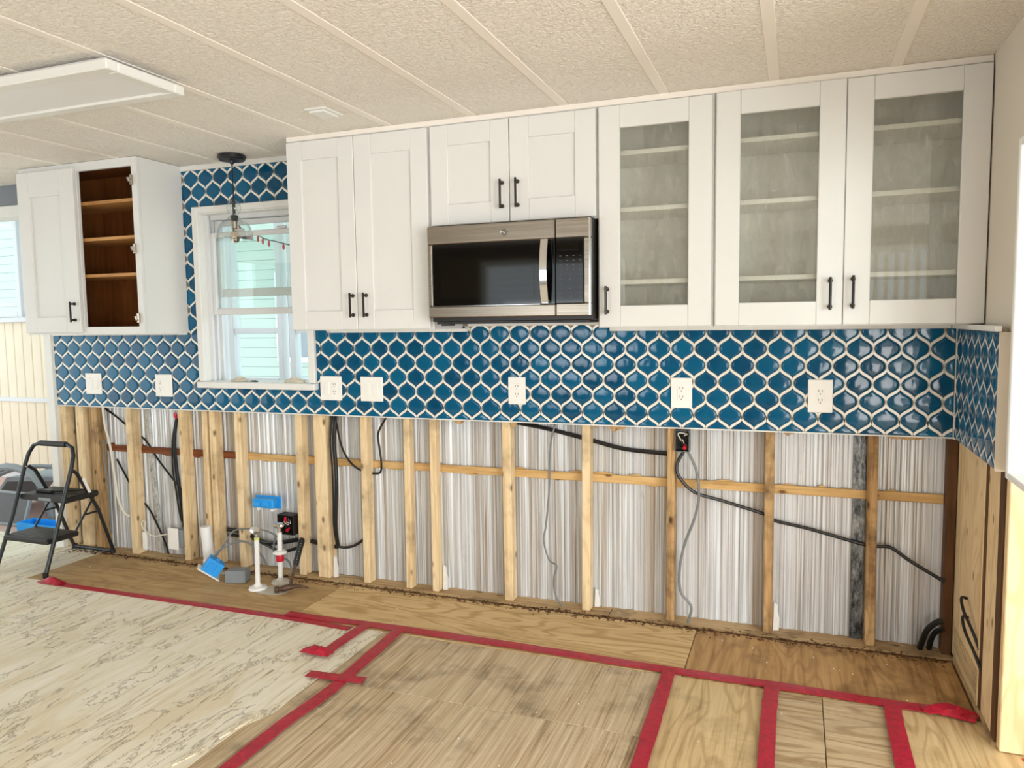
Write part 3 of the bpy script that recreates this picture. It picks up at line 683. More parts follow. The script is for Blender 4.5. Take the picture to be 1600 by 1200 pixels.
shaker(L5, -.296, .156, 1.346, 2.224, (-.208, .067, 1.433, 2.137), .114, (1.400, 1.519), True)
shaker(L5, .1585, .607, 1.346, 2.221, (.246, .522, 1.433, 2.139), .190, (1.403, 1.523), True)
# ------------------------------------------------------------------ microwave
mw = empty('microwave', (-1.12, -.2, 1.36), 'stainless steel over-the-range microwave with black window and keypad', 'microwave')
B(-1.480, -.768, -.388, -.003, 1.3755, 1.7855, .003).build('body', M['black'], mw)
MF = -.412
dr = MB().box(-1.487, -.9155, MF, -.389, 1.7035, 1.780, .004).box(-1.487, -.9155, MF, -.389, 1.393, 1.4415, .004).box(-1.487, -1.465, MF, -.389, 1.442, 1.703, .004).build('door', M['steel'], mw)
wf = B(-1.4645, -.9155, MF+.002, -.389, 1.442, 1.703, .002).build('door_glass', M['blackglass'], dr)
B(-1.425, -1.005, MF+.0006, MF+.0018, 1.475, 1.64).build('viewing_window', M['mesh_window'], wf)
MB().box(-1.4648, -.980, MF-.0005, MF+.0018, 1.4412, 1.4432).box(-1.4648, -1.4628, MF-.0005, MF+.0018, 1.4434, 1.703).build('chrome_bezel', M['chrome'], dr)
pr = []
for i in range(13):
    t = i/12; pr.append((1.447+.255*t, .020+.022*math.sin(math.pi*t)))
m_ = MB(); vs = []
for (z, d) in pr: vs += [(-.968, MF-d+.008, z), (-.968, MF-d, z), (-.938, MF-d, z), (-.938, MF-d+.008, z)]
fs = [(4*i+k, 4*i+(k+1) % 4, 4*i+4+(k+1) % 4, 4*i+4+k) for i in range(12) for k in range(4)]+[(0, 1, 2, 3), (48, 49, 50, 51)]
m_.add(vs, fs)
for z in (1.452, 1.690): m_.box(-.966, -.940, MF-.016, MF+.001, z-.006, z+.006)
m_.build('handle', M['chrome'], dr)
cp = MB().box(-.9125, -.766, MF, -.389, 1.7035, 1.780, .004).box(-.9125, -.766, MF, -.389, 1.393, 1.4435, .004).box(-.796, -.766, MF, -.389, 1.444, 1.703, .004).build('control_frame', M['steel'], mw)
B(-.775, -.7655, MF-.004, MF-.0005, 1.394, 1.779, .002).build('edge_bar', M['chrome'], cp)
kp = B(-.9125, -.7965, MF+.001, -.389, 1.444, 1.703, .002).build('keypad', M['blackglass'], mw)
B(-.895, -.815, MF-.0004, MF+.0008, 1.655, 1.685).build('display', M['mesh_window'], kp)
rk = random.Random(3); m_ = MB()
for r in range(10):
    z = 1.632-.0185*r; n_ = 3 if r > 3 else 4
    for c in range(n_):
        x_ = -.892+.092*c/(n_-1)*.9; wd = rk.uniform(.003, .006) if 4 <= r <= 7 else rk.uniform(.007, .011)
        m_.box(x_-wd/2, x_+wd/2, MF-.0003, MF+.0008, z, z+.0022)
tag(m_.build('key_legends', M['legend'], kp), kind='stuff')
em = MB(); cxe, cze = -1.132, 1.7395
em.lathe([(0.0165, 0), (.0165, .0012)], 0, 0, 28, Matrix.Translation((cxe, MF+.0001, cze)) @ Matrix.Rotation(R(90), 4, 'X'))
eo = em.build('emblem', plain('emblem_grey', srgb(120, 112, 100), .35, .8), dr)
m_ = MB()
ring = [(cxe+.0142*math.cos(a), MF-.0016, cze+.0142*math.sin(a)) for a in [2*math.pi*i/28 for i in range(29)]]
m_.tube(ring, .0007, 5)
def curl(cx_, cz_, r0, a0, a1, n=14): return [(cx_+r0*math.cos(a0+(a1-a0)*i/n), MF-.0016, cz_+r0*math.sin(a0+(a1-a0)*i/n)) for i in range(n+1)]
m_.tube(curl(cxe-.0032, cze+.001, .0036, R(60), R(350)), .0006, 5); m_.tube([(cxe-.0002, MF-.0016, cze+.0004), (cxe+.0002, MF-.0016, cze-.005), (cxe-.003, MF-.0016, cze-.0062)], .0006, 5)
m_.tube(curl(cxe+.0038, cze+.0024, .0022, R(40), R(270)), .0006, 5); m_.tube(curl(cxe+.0038, cze-.0024, .0026, R(90), R(320)), .0006, 5)
for k_ in range(4): m_.tube(curl(cxe+.0085*math.cos(R(45+90*k_)), cze+.0085*math.sin(R(45+90*k_)), .0014, R(90*k_), R(90*k_+200), 6), .0005, 5)
m_.build('emblem_script', M['chrome'], eo)
MB().box(-1.46, -.78, -.385, -.05, 1.3655, 1.3753).box(-1.44, -1.40, -.384, -.33, 1.358, 1.3652).build('vent_base', M['black'], mw)
# ------------------------------------------------------------------ pendant
PX, PY = -2.745, -.125
pd = empty('pendant_lamp', (PX, PY, 1.81), 'clear glass pendant lamp with black canopy hanging before the window', 'pendant lamp')
cn = MB().lathe([(.055, CZ-.0005), (.068, CZ-.004), (.068, CZ-.022), (.062, CZ-.030), (.012, CZ-.031), (.010, CZ-.046), (.004, CZ-.05)], PX, PY, 28).build('canopy', M['black'], pd)
for a in (30, 210): MB().tube([(PX+.066*math.cos(R(a)), PY+.066*math.sin(R(a)), CZ-.013), (PX+.073*math.cos(R(a)), PY+.073*math.sin(R(a)), CZ-.013)], .004, 8).build('screw', M['black'], cn)
MB().tube([(PX, PY, CZ-.05), (PX, PY, 1.94)], .0035, 8).build('cord', M['black'], pd)
so = MB().lathe([(.006, 2.03), (.008, 2.0), (.007, 1.945), (.019, 1.940), (.019, 1.915), (.016, 1.912)], PX, PY, 18).build('socket_cap', M['black'], pd)
MB().lathe([(.0155, 1.9115), (.0155, 1.875), (.013, 1.873)], PX, PY, 18).build('socket', M['nickel'], so)
sh = MB(); sh.cap = False
pr_ = [(.009, 2.022), (.020, 2.016), (.033, 1.998), (.037, 1.980), (.033, 1.960), (.022, 1.944), (.024, 1.936), (.032, 1.928), (.036, 1.918), (.060, 1.906), (.078, 1.885), (.087, 1.858), (.092, 1.830), (.093, 1.812)]
sh.lathe(pr_+[(r-.002, z) for r, z in pr_[::-1]], PX, PY, 36); sh.build('glass_shade', M['shade'], pd, 60)
bl = MB().lathe([(.010, 1.8725), (.013, 1.862), (.021, 1.845), (.024, 1.828), (.020, 1.810), (.010, 1.800), (.001, 1.797)], PX, PY, 20).build('bulb', M['bulb'], pd)
MB().tube([(PX-.004, PY, 1.872), (PX-.005, PY, 1.845), (PX-.002, PY, 1.826), (PX+.002, PY, 1.845), (PX+.004, PY, 1.826), (PX+.006, PY, 1.86)], .0007, 5).build('filament', plain('filament_amber', srgb(236, 150, 70), .4), bl)
# ------------------------------------------------------------------ ceiling fixtures
cl = empty('ceiling_light', (-2.72, -1.325, 2.19), 'long flat rectangular ceiling light with white frame, switched off', 'ceiling light')
x0, x1, y0, y1 = -3.40, -2.055, -1.492, -1.163
B(x0+.05, x1-.05, y0+.04, y1-.04, 2.225, CZ-.0065).build('mount', M['trimwhite'], cl)
B(x0+.0455, x1-.0455, y0+.0455, y1-.0455, 2.200, 2.215).build('diffuser', M['diffuser'], cl)
MB().box(x0, x1, y0, y0+.045, 2.192, 2.2245, .004).box(x0, x1, y1-.045, y1, 2.192, 2.2245, .004).box(x0, x0+.045, y0+.0452, y1-.0452, 2.192, 2.2245, .004).box(x1-.045, x1, y0+.0452, y1-.0452, 2.192, 2.2245, .004).build('frame', M['trimwhite'], cl)
sv = empty('ceiling_vent_cover', (-1.845, -.615, 2.235), 'small white rectangular cover plate on the ceiling before the tall cabinet', 'cover plate')
B(-1.895, -1.795, -.685, -.55, CZ-.007, CZ-.0002, .002).build('flange', M['trimwhite'], sv)
B(-1.882, -1.808, -.672, -.563, CZ-.016, CZ-.0072, .003).build('cover', M['trimwhite'], sv)
# ------------------------------------------------------------------ outlets and switches
def plate(x0, x1, z0, z1, gangs, label, cat):
    e = empty('wall_switch' if 'switch' in cat else 'wall_outlet', ((x0+x1)/2, -.005, z0), label, cat, 'wall plates on the tile')
    B(x0, x1, -.0075, -.0005, z0, z1, .002).build('cover_plate', M['plate'], e)
    n_ = len(gangs); zc = (z0+z1)/2; wg = (x1-x0)/n_
    for i, g in enumerate(gangs):
        xc = (x0+x1)/2+(i-(n_-1)/2)*.046
        if g == 'o':
            d_ = B(xc-.0165, xc+.0165, -.0095, -.0077, zc-.034, zc+.034, .001).build('receptacle', M['plate'], e)
            for sz in (-.0185, .0185):
                for dx in (-.0065, .0065): B(xc+dx-.0013, xc+dx+.0013, -.0099, -.0094, zc+sz-.001, zc+sz+.008).build('slot', M['slot'], d_)
                MB().tube([(xc, -.0094, zc+sz-.009), (xc, -.0099, zc+sz-.009)], .0026, 8).build('slot', M['slot'], d_)
        else:
            MB().box(xc-.0172, xc+.0172, -.0092, -.0077, zc-.0345, zc+.0345, .001).build('rocker_frame', M['plate'], e)
            m_ = MB().box(xc-.0145, xc+.0145, -.0125, -.0093, zc-.031, zc+.031, .0015)
            m_.v = [(v[0], v[1]+(.0024*max(0, (v[2]-zc)/.031)), v[2]) for v in m_.v]; m_.build('rocker', M['plate'], e)
    for sx in ([0] if n_ == 1 else [-.023, .023]):
        for sz in (-1, 1): MB().tube([((x0+x1)/2+sx, -.0076, zc+sz*.048), ((x0+x1)/2+sx, -.0084, zc+sz*.048)], .003, 8).build('screw', M['plate'], e)
plate(-4.008, -3.882, .970, 1.096, 'ss', 'double rocker switch plate below the open brown cabinet, nearest the wall end', 'light switch')
plate(-3.463, -3.339, .968, 1.096, 'os', 'combined outlet and rocker switch plate left of the window', 'outlet switch')
plate(-2.336, -2.206, .974, 1.100, 'so', 'combined rocker switch and outlet plate just right of the window', 'outlet switch')
plate(-2.092, -1.962, .974, 1.100, 'ss', 'double rocker switch plate below the tall solid-door cabinet', 'light switch')
plate(-1.279, -1.192, .980, 1.110, 'o', 'single duplex outlet plate below the microwave', 'outlet')
plate(-.512, -.421, .984, 1.117, 'o', 'single duplex outlet plate below the narrow glass cabinet', 'outlet')
plate(.050, .145, .981, 1.117, 'o', 'single duplex outlet plate below the pair of glass doors', 'outlet')

# ------------------------------------------------------------------ red tape on the floor
def tape_strip(pts, wd, label, seed, z=.0016, curl_=0):
    P = smooth_path([(p[0], p[1], 0) for p in pts], 10); rr = random.Random(seed); vs = []; n_ = len(P)
    for i, p in enumerate(P):
        t = (P[min(i+1, n_-1)]-P[max(i-1, 0)]).normalized(); nr = Vector((-t.y, t.x, 0)); h = wd/2*(1+rr.uniform(-.05, .05))
        for k in range(5):
            s_ = -1+k*.5; b = rr.uniform(0, .0022)*(1 if 0 < k < 4 else .3)
            if curl_ and i > n_-1-curl_: b += .012*abs(math.sin(i*1.9))*(1 if k < 3 else .3)
            vs.append((p.x+nr.x*h*s_, p.y+nr.y*h*s_, z+.0012+b))
    fs = [(5*i+k, 5*i+k+1, 5*i+k+6, 5*i+k+5) for i in range(n_-1) for k in range(4)]
    m_ = MB().add(vs, fs); b = len(m_.v)
    lo = [(v[0], v[1], z) for v in vs]; m_.add(lo, [(5*i+k, 5*i+k+5, 5*i+k+6, 5*i+k+1) for i in range(n_-1) for k in range(4)])
    m_.f += [(5*i, 5*i+5, b+5*i+5, b+5*i) for i in range(n_-1)]+[(5*i+4, b+5*i+4, b+5*i+9, 5*i+9) for i in range(n_-1)]
    return tag(m_.build('tape_strip', M['tape'], None, 50), label, 'tape', 'red tape strips on the floor')
tape_strip([(-3.74, -.519), (-2.777, -.513), (-2.209, -.510), (-1.86, -.525)], .045, 'long red tape strip running from the step stool along the pale floor', 1)
tape_strip([(-2.243, -.468), (-2.04, -.468), (-1.76, -.452)], .05, 'short red tape strip lying doubled above the longer strip, beside the drain pipes', 2, .0044)
tape_strip([(-1.80, -.462), (-1.106, -.460), (-.431, -.474), (-.076, -.471), (.332, -.480), (.47, -.478), (.594, -.503)], .056, 'longest red tape strip parallel to the stud wall, ending at the right wall', 3, .0072, 9)
tape_strip([(-1.805, -.478), (-1.812, -.62), (-1.815, -.80)], .055, 'short red tape strip with a rolled end on the pale floor', 4, .0100)
tape_strip([(-1.635, -.482), (-1.612, -.946), (-1.610, -1.117), (-1.626, -1.351), (-1.62, -1.9)], .055, 'long red tape strip along the edge of the pale floor', 5, .0100)
tape_strip([(-1.765, -.972), (-1.64, -.962), (-1.525, -.950)], .05, 'short red tape piece crossing the strip at the pale floor edge', 6, .0128)
tape_strip([(-.441, -.500), (-.434, -.873), (-.422, -1.5)], .052, 'red tape strip across the floor below the narrow glass cabinet', 7, .0100)
tape_strip([(-.062, -.500), (-.066, -.745), (-.062, -1.5)], .052, 'red tape strip across the floor beside the striped plywood, left edge', 8, .0100)
tape_strip([(.338, -.505), (.334, -.689), (.332, -1.4)], .055, 'red tape strip across the floor nearest the right wall', 9, .0100)
tape_strip([(.70, -.70), (.74, -.80), (.82, -1.2)], .05, 'bit of red tape at the foot of the right end post', 10)
def crumple(cx, cy, z, lx, ly, lz, seed, label):
    m_ = MB(); rr = random.Random(seed); nx, ny = 9, 5; vs = []
    for i in range(nx):
        for j in range(ny):
            vs.append((cx+lx*(i/(nx-1)-.5)+rr.uniform(-.005, .005), cy+ly*(j/(ny-1)-.5)+rr.uniform(-.005, .005), z+lz*max(0, math.sin(math.pi*i/(nx-1)))*math.sin(math.pi*(j+.3)/ny)*rr.uniform(.4, 1.1)))
    n_ = len(vs); fs = [(i*ny+j, i*ny+j+1, (i+1)*ny+j+1, (i+1)*ny+j) for i in range(nx-1) for j in range(ny-1)]
    vs += [(v[0], v[1], z-.001) for v in vs]; rim = [i*ny for i in range(nx)]+[(nx-1)*ny+j for j in range(1, ny)]+[i*ny+ny-1 for i in range(nx-2, -1, -1)]+[j for j in range(ny-2, 0, -1)]
    fs += [tuple(a+n_ for a in f[::-1]) for f in fs]+[(rim[i], rim[(i+1) % len(rim)], rim[(i+1) % len(rim)]+n_, rim[i]+n_) for i in range(len(rim))]
    return tag(m_.add(vs, fs).build('crumpled_tape', M['tape'], None, 25), label, 'tape', 'crumpled ends of red tape')
crumple(-3.735, -.518, .0065, .16, .06, .028, 2, 'crumpled end of red tape at the foot of the step stool')
crumple(-1.845, -.80, .0155, .14, .05, .03, 3, 'rolled-up end of red tape on the pale floor')
crumple(.515, -.487, .0125, .17, .06, .03, 5, 'crumpled end of red tape near the right wall')
# ------------------------------------------------------------------ step stool
st = empty('step_stool', (-4.04, -.25, 0), 'black folding two-step stool with steel tube frame and foam grip', 'step stool')
def arc_path(p, k=6): return smooth_path(p, k)
XL, XRR = -4.215, -3.845
def leg_y(z): return -.466+(.24)*(z/.70)            # front frame leans back
fr_pts = [(XRR, leg_y(0), .012), (XRR, leg_y(.3), .3), (XRR, leg_y(.58), .58), (XRR-.006, leg_y(.64), .64), (XRR-.03, leg_y(.685), .685), (XRR-.075, leg_y(.70), .70),
          (XL+.075, leg_y(.70), .70), (XL+.03, leg_y(.685), .685), (XL+.006, leg_y(.64), .64), (XL, leg_y(.58), .58), (XL, leg_y(.3), .3), (XL-.004, leg_y(0)-.012, .012)]
ff = MB().tube(fr_pts, .0115, 10).build('front_frame', M['stool'], st)
MB().tube([(XRR-.082, leg_y(.70), .70), (XL+.082, leg_y(.70), .70)], .0165, 12).build('foam_grip', M['stoolblack'], st)
for (x_, y_) in ((XRR, leg_y(0)), (XL-.004, leg_y(0)-.012)): MB().tube([(x_, y_, 0), (x_, y_, .03)], .0145, 10).build('rubber_foot', M['stoolblack'], st)
PZ = .565
rl = [(XRR-.018, leg_y(PZ)+.012, PZ), (XRR-.018, leg_y(PZ)+.05, PZ-.03), (XRR-.015, -.10, .30), (XRR-.02, -.012, .04), (XRR-.028, -.004, .016), (XRR-.06, -.003, .013), (XL+.06, -.003, .013), (XL+.028, -.004, .016), (XL+.02, -.012, .04), (XL+.015, -.10, .30), (XL+.018, leg_y(PZ)+.05, PZ-.03), (XL+.018, leg_y(PZ)+.012, PZ)]
rf = MB().tube(rl, .0105, 10).build('rear_frame', M['stool'], st)
for x_ in (XRR-.028, XL+.028): MB().tube([(x_, -.004, 0), (x_, -.004, .028)], .0155, 10).build('rubber_foot', M['stoolblack'], rf)
for x_ in (XRR-.009, XL+.009): MB().tube([(x_-.012, leg_y(PZ), PZ), (x_+.012, leg_y(PZ), PZ)], .006, 8).build('pivot', M['nickel'], st)
us = B(XL+.0, XRR-.0, -.318, -.095, .378, .412, .008).build('upper_step', M['stoolblack'], st)
m_ = MB()
for i in range(9): m_.box(XL+.03, XRR-.03, -.30+i*.021, -.295+i*.021, .4122, .4136)
m_.build('tread_ribs', M['black'], us)
B(-4.06, -3.96, -.3195, -.3183, .385, .402).build('warning_label', M['greybox'], us)
ls = B(XL+.012, XRR-.012, -.440, -.232, .172, .202, .008).build('lower_step', M['stoolblack'], st)
m_ = MB()
for i in range(8): m_.box(XL+.035, XRR-.035, -.42+i*.022, -.414+i*.022, .2022, .2034)
m_.build('tread_ribs', M['black'], ls)
for x_ in (XRR-.022, XL+.022):
    MB().tube([(x_, -.115, .378), (x_, -.262, .185)], .006, 8).build('link_bar', M['stool'], st)
    MB().tube([(x_-.004, -.190, .282), (x_-.004, -.10, .282)], .006, 8).build('side_brace', M['stool'], st)
m_ = MB().add([(XRR-.0045, -.196, .52), (XRR-.0045, -.166, .515), (XRR-.0045, -.120, .405), (XRR-.0045, -.148, .40)], [(0, 1, 2, 3)])
MB().prism([(-.2035, .50), (-.185, .505), (-.142, .40), (-.158, .395)], lambda p, d: (d, p[0], p[1]), XRR-.0050, XRR-.0042).build('sticker', M['plate'], rf)
pt = empty('pry_tool', (-4.07, -.20, .414), 'black flat tool lying on the upper step of the stool', 'tool')
MB().box(-4.16, -4.03, -.262, -.232, .4137, .432, .006).xf(Matrix.Identity(4)).build('grip', M['black'], pt)
MB().tube([(-4.0305, -.246, .423), (-3.97, -.215, .423), (-3.90, -.17, .424), (-3.885, -.14, .424)], [.007, .006, .005, .004], 8).build('shaft', M['black'], pt)

# ------------------------------------------------------------------ plumbing and boxes on the floor
dp = empty('drain_pipe', (-3.09, -.06, 0), 'open white plastic drain pipe standing up through the floor by the studs', 'drain pipe')
m_ = MB(); m_.cap = False
Mt = Matrix.Translation((-3.073, -.06, 0)) @ Matrix.Rotation(R(-5.5), 4, 'Y')
m_.lathe([(.030, .05), (.030, .246), (.026, .246), (.026, .05)], 0, 0, 24, Mt); m_.build('pipe', M['pvc'], dp)
MB().lathe([(.034, .0), (.0345, .004), (.0345, .060), (.031, .064)], 0, 0, 24, Mt).build('coupling', M['pvc'], dp)
def riser(x, y, label, kind):
    e = empty('supply_riser', (x, y, 0), label, 'water pipe', 'water supply risers')
    MB().tube([(x, y, .002), (x+.003, y, .145), (x+.006, y, .275)], .0125, 14).build('pipe', M['pvc'], e)
    MB().lathe([(.048, .001), (.044, .012), (.022, .018), (.013, .03)], x, y, 18).build('floor_collar', M['putty' if kind else 'pvc'], e)
    v_ = MB().tube([(x+.006, y, .2755), (x+.006, y, .302)], .010, 12).build('stop_valve', M['chrome'], e)
    hd = Matrix.Translation((x+.006, y-.006, .314)) @ Matrix.Rotation(R(62 if not kind else 12), 4, 'X') @ Matrix.Diagonal((1.25, .8, 1, 1))
    MB().lathe([(.012, -.011), (.024, -.008), (.027, 0), (.024, .008), (.010, .011)], 0, 0, 20, hd).build('oval_handle', M['chrome'], v_)
    if kind:
        MB().lathe([(.036, .160), (.038, .164), (.030, .174), (.014, .178)], x+.004, y, 22).build('escutcheon', M['pvc'], e)
        MB().lathe([(.0195, .118), (.0205, .121), (.0205, .155), (.0195, .158)], x+.003, y, 18).build('red_collar', M['red'], e)
    else: MB().lathe([(.0133, .262), (.0133, .2745)], x+.0058, y, 14).build('sealant_ring', plain('yellow_green', srgb(216, 224, 110), .5), e)
    return e
riser(-2.607, -.232, 'white water riser with chrome stop valve nearest the hammer head', 0)
riser(-2.554, -.115, 'white water riser with a red collar and round white plate', 1)
for (c, s_, mt, lb) in (((-2.53, -.235, .0006), (.12, .06), 'putty', 'grey smear of caulk around the front water riser'), ((-2.505, -.135, .0006), (.10, .035), 'putty', 'torn foil scrap around the red-collared water riser'), ((-3.0, -.105, .0006), (.07, .045), 'putty', 'grey metal patch on the floor beside the drain pipe')):
    rr = random.Random(int(c[0]*99)); pl = [(c[0]+s_[0]*math.cos(a)*rr.uniform(.7, 1.1), c[1]+s_[1]*math.sin(a)*rr.uniform(.7, 1.1)) for a in [2*math.pi*i/14 for i in range(14)]]
    tag(MB().prism(pl, lambda p, d: (p[0], p[1], d), c[2], c[2]+.0015).build('floor_patch', M[mt]), lb, 'floor patch')
bb = empty('electrical_box', (-2.935, -.2, 0), 'blue plastic electrical box lying tilted on the floor by the drain pipe', 'electrical box', 'loose electrical boxes')
Mt = Matrix.Translation((-2.925, -.205, .0735)) @ Matrix.Rotation(R(40), 4, 'Z') @ Matrix.Rotation(R(38), 4, 'Y')
MB().box(-.045, .045, -.035, -.0305, -.03, .045).box(-.045, .045, .0305, .035, -.03, .045).box(-.045, -.0405, -.0304, .0304, -.03, .045).box(.0405, .045, -.0304, .0304, -.03, .045).box(-.0404, .0404, -.0304, .0304, .040, .045).xf(Mt).build('body', M['bluebox'], bb)
MB().box(-.030, -.010, -.041, -.0352, -.02, .03).box(.012, .034, -.041, -.0352, -.02, .03).box(-.01, .008, -.012, .012, .0453, .054).xf(Mt).build('clamp', M['bluebox'], bb)
B(-.066, .066, -.045, .045, -.0375, -.0305, .002).xf(Mt).build('cover_plate', M['plate'], bb)
gb = empty('electrical_box', (-2.79, -.16, 0), 'grey plastic junction box on the floor beside the blue box', 'electrical box', 'loose electrical boxes')
Mt = Matrix.Translation((-2.79, -.175, .001)) @ Matrix.Rotation(R(18), 4, 'Z')
MB().box(-.052, .052, -.035, .040, 0, .066, .003).xf(Mt).build('body', M['greybox'], gb)
MB().box(.0522, .058, -.036, .041, .002, .066, .001).box(.0582, .062, -.01, .006, .028, .036).xf(Mt).build('lid', M['greybox'], gb)
wbx = empty('electrical_box', (-2.742, .04, .355), 'blue plastic electrical box held sideways on the metal wall above the risers', 'electrical box')
MB().box(-2.812, -2.675, -.0, .05, .362, .412, .004).box(-2.80, -2.76, -.008, -.0005, .372, .40, .002).box(-2.74, -2.70, -.008, -.0005, .372, .40, .002).build('body', M['bluebox'], wbx)
MB().box(-2.832, -2.66, .0505, .056, .352, .420, .002).build('flange', M['bluebox'], wbx)
for x_ in (-2.783, -2.69): MB().box(x_-.008, x_+.008, .006, .03, .345, .3615, .002).build('ear', M['plate'], wbx)
tag(MB().tube(smooth_path([(-2.742, .056, .385), (-2.742, .075, .38), (-2.745, .098, .37)]), .004, 6).build('cable', M['greycable']), 'short grey cable behind the wall-held blue box', 'cable')
def junction(n_, x0, x1, y0, y1, z0, z1, label):
    e = empty('junction_box', ((x0+x1)/2, (y0+y1)/2, z0), label, 'electrical box')
    MB().box(x0, x0+.003, y0, y1, z0, z1).box(x1-.003, x1, y0, y1, z0, z1).box(x0+.0032, x1-.0032, y0, y1, z0, z0+.003).box(x0+.0032, x1-.0032, y0, y1, z1-.003, z1).box(x0+.0032, x1-.0032, y1-.003, y1, z0+.0032, z1-.0032).build('body', M['darkmetal' if n_ else 'galv'], e)
    rr = random.Random(n_+5); xm, zm = (x0+x1)/2, (z0+z1)/2
    for i in range(3):
        pts = [(xm+rr.uniform(-.35, .35)*(x1-x0), y0+.012+rr.uniform(0, .02), zm+rr.uniform(-.3, .35)*(z1-z0)) for _ in range(5)]
        MB().tube(smooth_path(pts), .0028, 6).build('wire', M['cable' if i else 'whitecable'], e)
    rx, rz = xm+.012, zm-.026
    MB().tube([(rx, y0-.006, rz-.004), (rx, y0+.004, rz), (rx, y0+.018, rz+.006)], [.0085, .0078, .005], 10).build('wire_nut', M['red'], e)
    B(x0+.0032, x1-.0032, y1-.006, y1-.0032, z0+.0034, z1-.0034).build('knockout_back', M['black'], e)
    return e
junction(0, -.4955, -.432, .0, .05, .788, .884, 'open metal outlet box with red wire nut on the stud under the tile')
jb = junction(1, -2.648, -2.545, -.002, .06, .225, .335, 'dark rusty junction box with red wire nuts behind the water risers')
MB().tube([(-2.588, -.010, .296), (-2.580, -.022, .316), (-2.574, -.030, .330)], [.004, .0075, .006], 8).build('wire_nut', M['red'], jb)
wo_ = empty('surface_outlet', (-3.40, .03, .06), 'white outlet plate on a small box low between the left studs', 'outlet')
B(-3.436, -3.362, .0, .008, .064, .192, .002).build('cover_plate', M['plate'], wo_)
B(-3.43, -3.338, .0085, .055, .075, .182, .003).build('box', M['greybox'], wo_)
dx = empty('cable_end_plug', (-3.63, .03, .035), 'white plug block hanging on a looped white cord beside a stud', 'plug')
B(-3.648, -3.617, .01, .03, .036, .145, .004).build('block', M['plate'], dx)
MB().tube(smooth_path([(-3.63, .02, .1452), (-3.648, .02, .17), (-3.655, .02, .195), (-3.64, .018, .212), (-3.622, .018, .20), (-3.63, .016, .17), (-3.60, .014, .138), (-3.55, .012, .128), (-3.49, .012, .140), (-3.438, .012, .152)]), .0035, 7).build('cord', M['whitecable'], dx)

# ------------------------------------------------------------------ hammer
hm = empty('hammer', (-2.43, -.21, 0), 'rusty claw hammer with perforated black grip leaning beside the water risers', 'hammer')
A = Vector((-2.418, -.215, .030)); T = Vector((-2.452, -.052, .232)); ax = (T-A)
MB().tube([A+ax*.06, A+ax*.3, A+ax*.42], [.0085, .0085, .010], 10).build('shaft', M['rust'], hm)
gr = MB().tube([A+ax*.4201, A+ax*.5, A+ax*.75, A+ax*.94, A+ax*1.0], [.012, .0165, .0155, .018, .012], 12).build('grip', M['black'], hm)
side = Vector((-.75, -.6, -.2)).normalized()
for i in range(9):
    p = A+ax*(.48+.055*i)
    nrm = (CAM-p).normalized(); nrm = (nrm-ax.normalized()*nrm.dot(ax.normalized())).normalized()
    MB().tube([p+nrm*.0140, p+nrm*.0172], .0028, 6).build('grip_hole', M['greybox'], gr)
MB().tube(smooth_path([(-2.478, -.262, .020), (-2.462, -.252, .020), (-2.452, -.247, .021), (-2.43, -.228, .024), (-2.40, -.20, .027), (-2.37, -.175, .020), (-2.345, -.157, .009)], 3), [.0165]*3+[.0165, .011, .011]+[.012, .015, .016]+[.016, .015, .014]+[.011, .009, .008]+[.007, .006, .005]+[.004], 10).build('head', M['rust'], hm)

# ------------------------------------------------------------------ cables
def cable(pts, r, mat, label, group=None): return tag(MB().tube(smooth_path(pts, 7), r, 8).build('cable', M[mat]), label, 'cable', group)
cable([(-3.90, .01, .90), (-3.898, .01, .854), (-3.883, .004, .777), (-3.851, .002, .661), (-3.825, 0, .466), (-3.805, 0, .33), (-3.769, .005, .253), (-3.738, .012, .235)], .007, 'whitecable', 'thick white cable hanging from the tile edge between left studs')
cable([(-4.0, .095, .88), (-3.892, .093, .825), (-3.779, .095, .75), (-3.66, .09, .685), (-3.566, .086, .574), (-3.43, .08, .44), (-3.36, .078, .38)], .0055, 'cable', 'thin black cable sloping down behind the leftmost studs')
cable([(-3.90, .089, .56), (-3.86, .088, .499), (-3.772, .090, .367), (-3.667, .088, .272), (-3.617, .086, .201), (-3.541, .08, .071), (-3.50, .06, .012)], .0055, 'cable', 'black cable running down to the plate beside the white plug')
for i, (d, lb) in enumerate(((0, 'black cable hanging from a red wire nut, left of its bundle'), (.018, 'black cable hanging from a red wire nut, middle of its bundle'), (.034, 'black cable hanging from a red wire nut, right of its bundle'))):
    cable([(-3.378+d*.3, .05, .835), (-3.411+d*.6, .048, .698), (-3.418+d, .046, .546), (-3.398+d, .044, .395), (-3.384+d*.9, .046, .281), (-3.374+d*.6, .05, .22-.03*i)], .0055, 'cable', lb, 'black cables under the red wire nut')
tag(MB().tube([(-3.375, .048, .835), (-3.376, .046, .85), (-3.377, .044, .868)], [.007, .0105, .0085], 10).build('wire_nut', M['red']), 'red wire nut capping hanging black cables', 'wire nut')
cable([(-3.872, -.02, .70), (-3.895, -.006, .60), (-3.895, -.004, .547), (-3.878, -.003, .411), (-3.878, -.004, .25), (-3.882, .004, .12)], .006, 'greycable', 'grey cable hanging in front of a left stud beside the stool')
for i, (d, lb) in enumerate(((0, 'black cable beside the doubled stud, left of its bundle'), (.016, 'black cable beside the doubled stud, middle of its bundle'), (.03, 'black cable beside the doubled stud, right of its bundle'))):
    cable([(-2.308+d, .05, .892), (-2.312+d, .03, .75), (-2.292+d, .012, .60), (-2.288+d*.8, .006, .45), (-2.292+d*.6, .008, .30), (-2.284+d*.4, .02, .185)], .0055, 'cable', lb, 'black cables beside the doubled stud')
